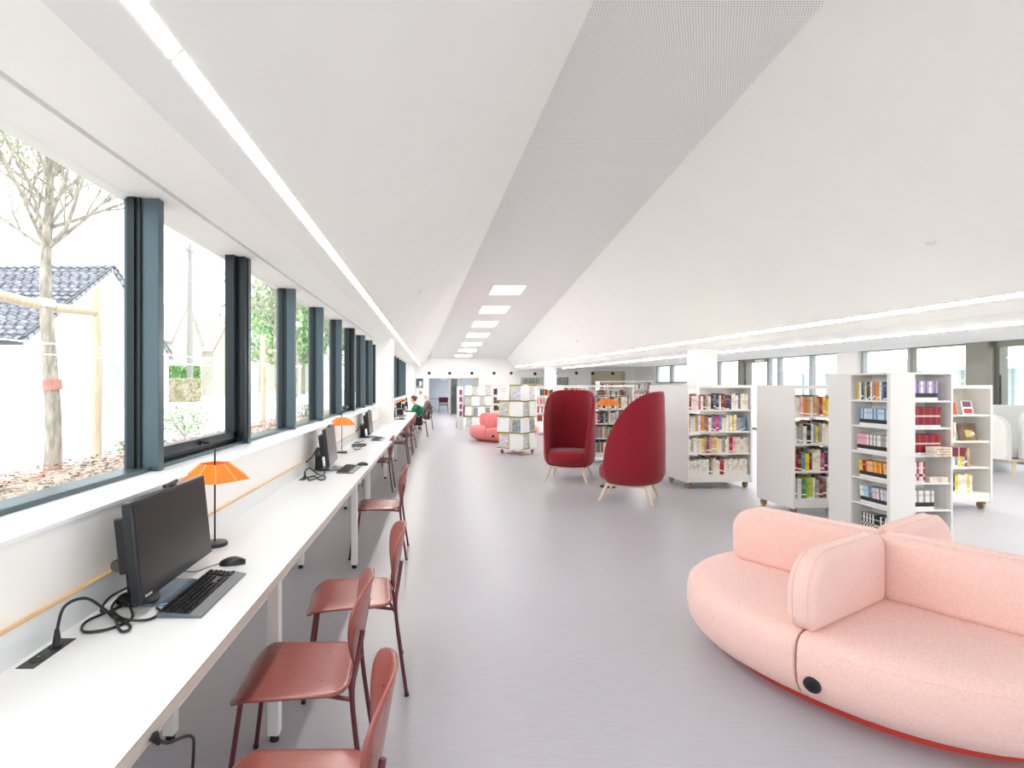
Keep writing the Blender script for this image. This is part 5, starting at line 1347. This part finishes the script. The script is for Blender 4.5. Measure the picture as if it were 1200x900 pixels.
# courtyard outside the right glazing
q = MB(); q.box((xw(0)+.4,-8,-.35),(70,70,-.12)); struct(q.build('courtyard', mat('pale_paving','e9e8e4',.9)), 'pale paving outside the right glazed wall')
t = thing('courtyard_building', 'pale glazed building across the courtyard behind the right windows', 'building', (24,18,-.12))
q = MB(); q.box((0,-22,0),(6,22,.6)); q.box((0,-22,2.35),(6,22,3.0)); q.box((-.9,-22,2.55),(0,22,2.75)); q.build('wall', mat('pale_fascia','dfe1df',.8), t)
for k in range(20):
    q = MB(); y = -21.5+2.2*k; q.box((-.03,y,.6),(.12,y+.12,2.35)); q.build('mullion', mat('courtyard_frame','b4bcbe',.5), t)
q = MB(); q.box((.1,-22,.6),(.14,22,2.35)); q.build('glazing', mat('courtyard_glazing','cfdcdc',.15), t)
for k, (x, y, m_) in enumerate(((16.6,18.6,'red'),(16.9,17.5,'red'))):
    shrub('round red leaved shrub in the courtyard, %s of two' % ('left','right')[k], x, y, .9, 1.9, 900, [mat('rust_leaf','c9786a',.8), G2m[2]], .07, z=-.12)

# ------------------------------------------------------------------ world, sun, camera
w = bpy.data.worlds.new('World'); sc.world = w; w.use_nodes = True; nt = w.node_tree
bg = nt.nodes['Background']
bg.inputs[0].default_value = (*lin('fafcff'), 1); bg.inputs[1].default_value = WORLD
def area(name, loc, rot, sx, sy, e, col=(1,1,1)):
    l = bpy.data.lights.new(name, 'AREA'); l.shape = 'RECTANGLE'; l.size = sx; l.size_y = sy; l.energy = e; l.color = col
    o = bpy.data.objects.new(name, l); COL.objects.link(o); o.location = loc; o.rotation_euler = rot; return o
cam = bpy.data.cameras.new('camera'); co = bpy.data.objects.new('camera', cam); COL.objects.link(co); sc.camera = co
co.location = (0,0,1.55); co.rotation_euler = (PI/2,0,0)
cam.sensor_width = 36; cam.lens = 640/1200*36; cam.shift_x = (600-515)/1200; cam.shift_y = 1/1200; cam.clip_end = 500; cam.clip_start = .03
vs_ = sc.view_settings; vs_.view_transform = 'Standard'; vs_.look = 'None'; vs_.gamma = 1; vs_.use_curve_mapping = False; vs_.exposure = EXPO
c = sc.cycles
c.use_denoising = True
try: c.denoiser = 'OPENIMAGEDENOISE'
except Exception: pass
c.max_bounces = 10; c.diffuse_bounces = 6; c.glossy_bounces = 4; c.transparent_max_bounces = 24; c.transmission_bounces = 6
c.sample_clamp_indirect = 10; c.use_light_tree = True
c.caustics_reflective = False; c.caustics_refractive = False
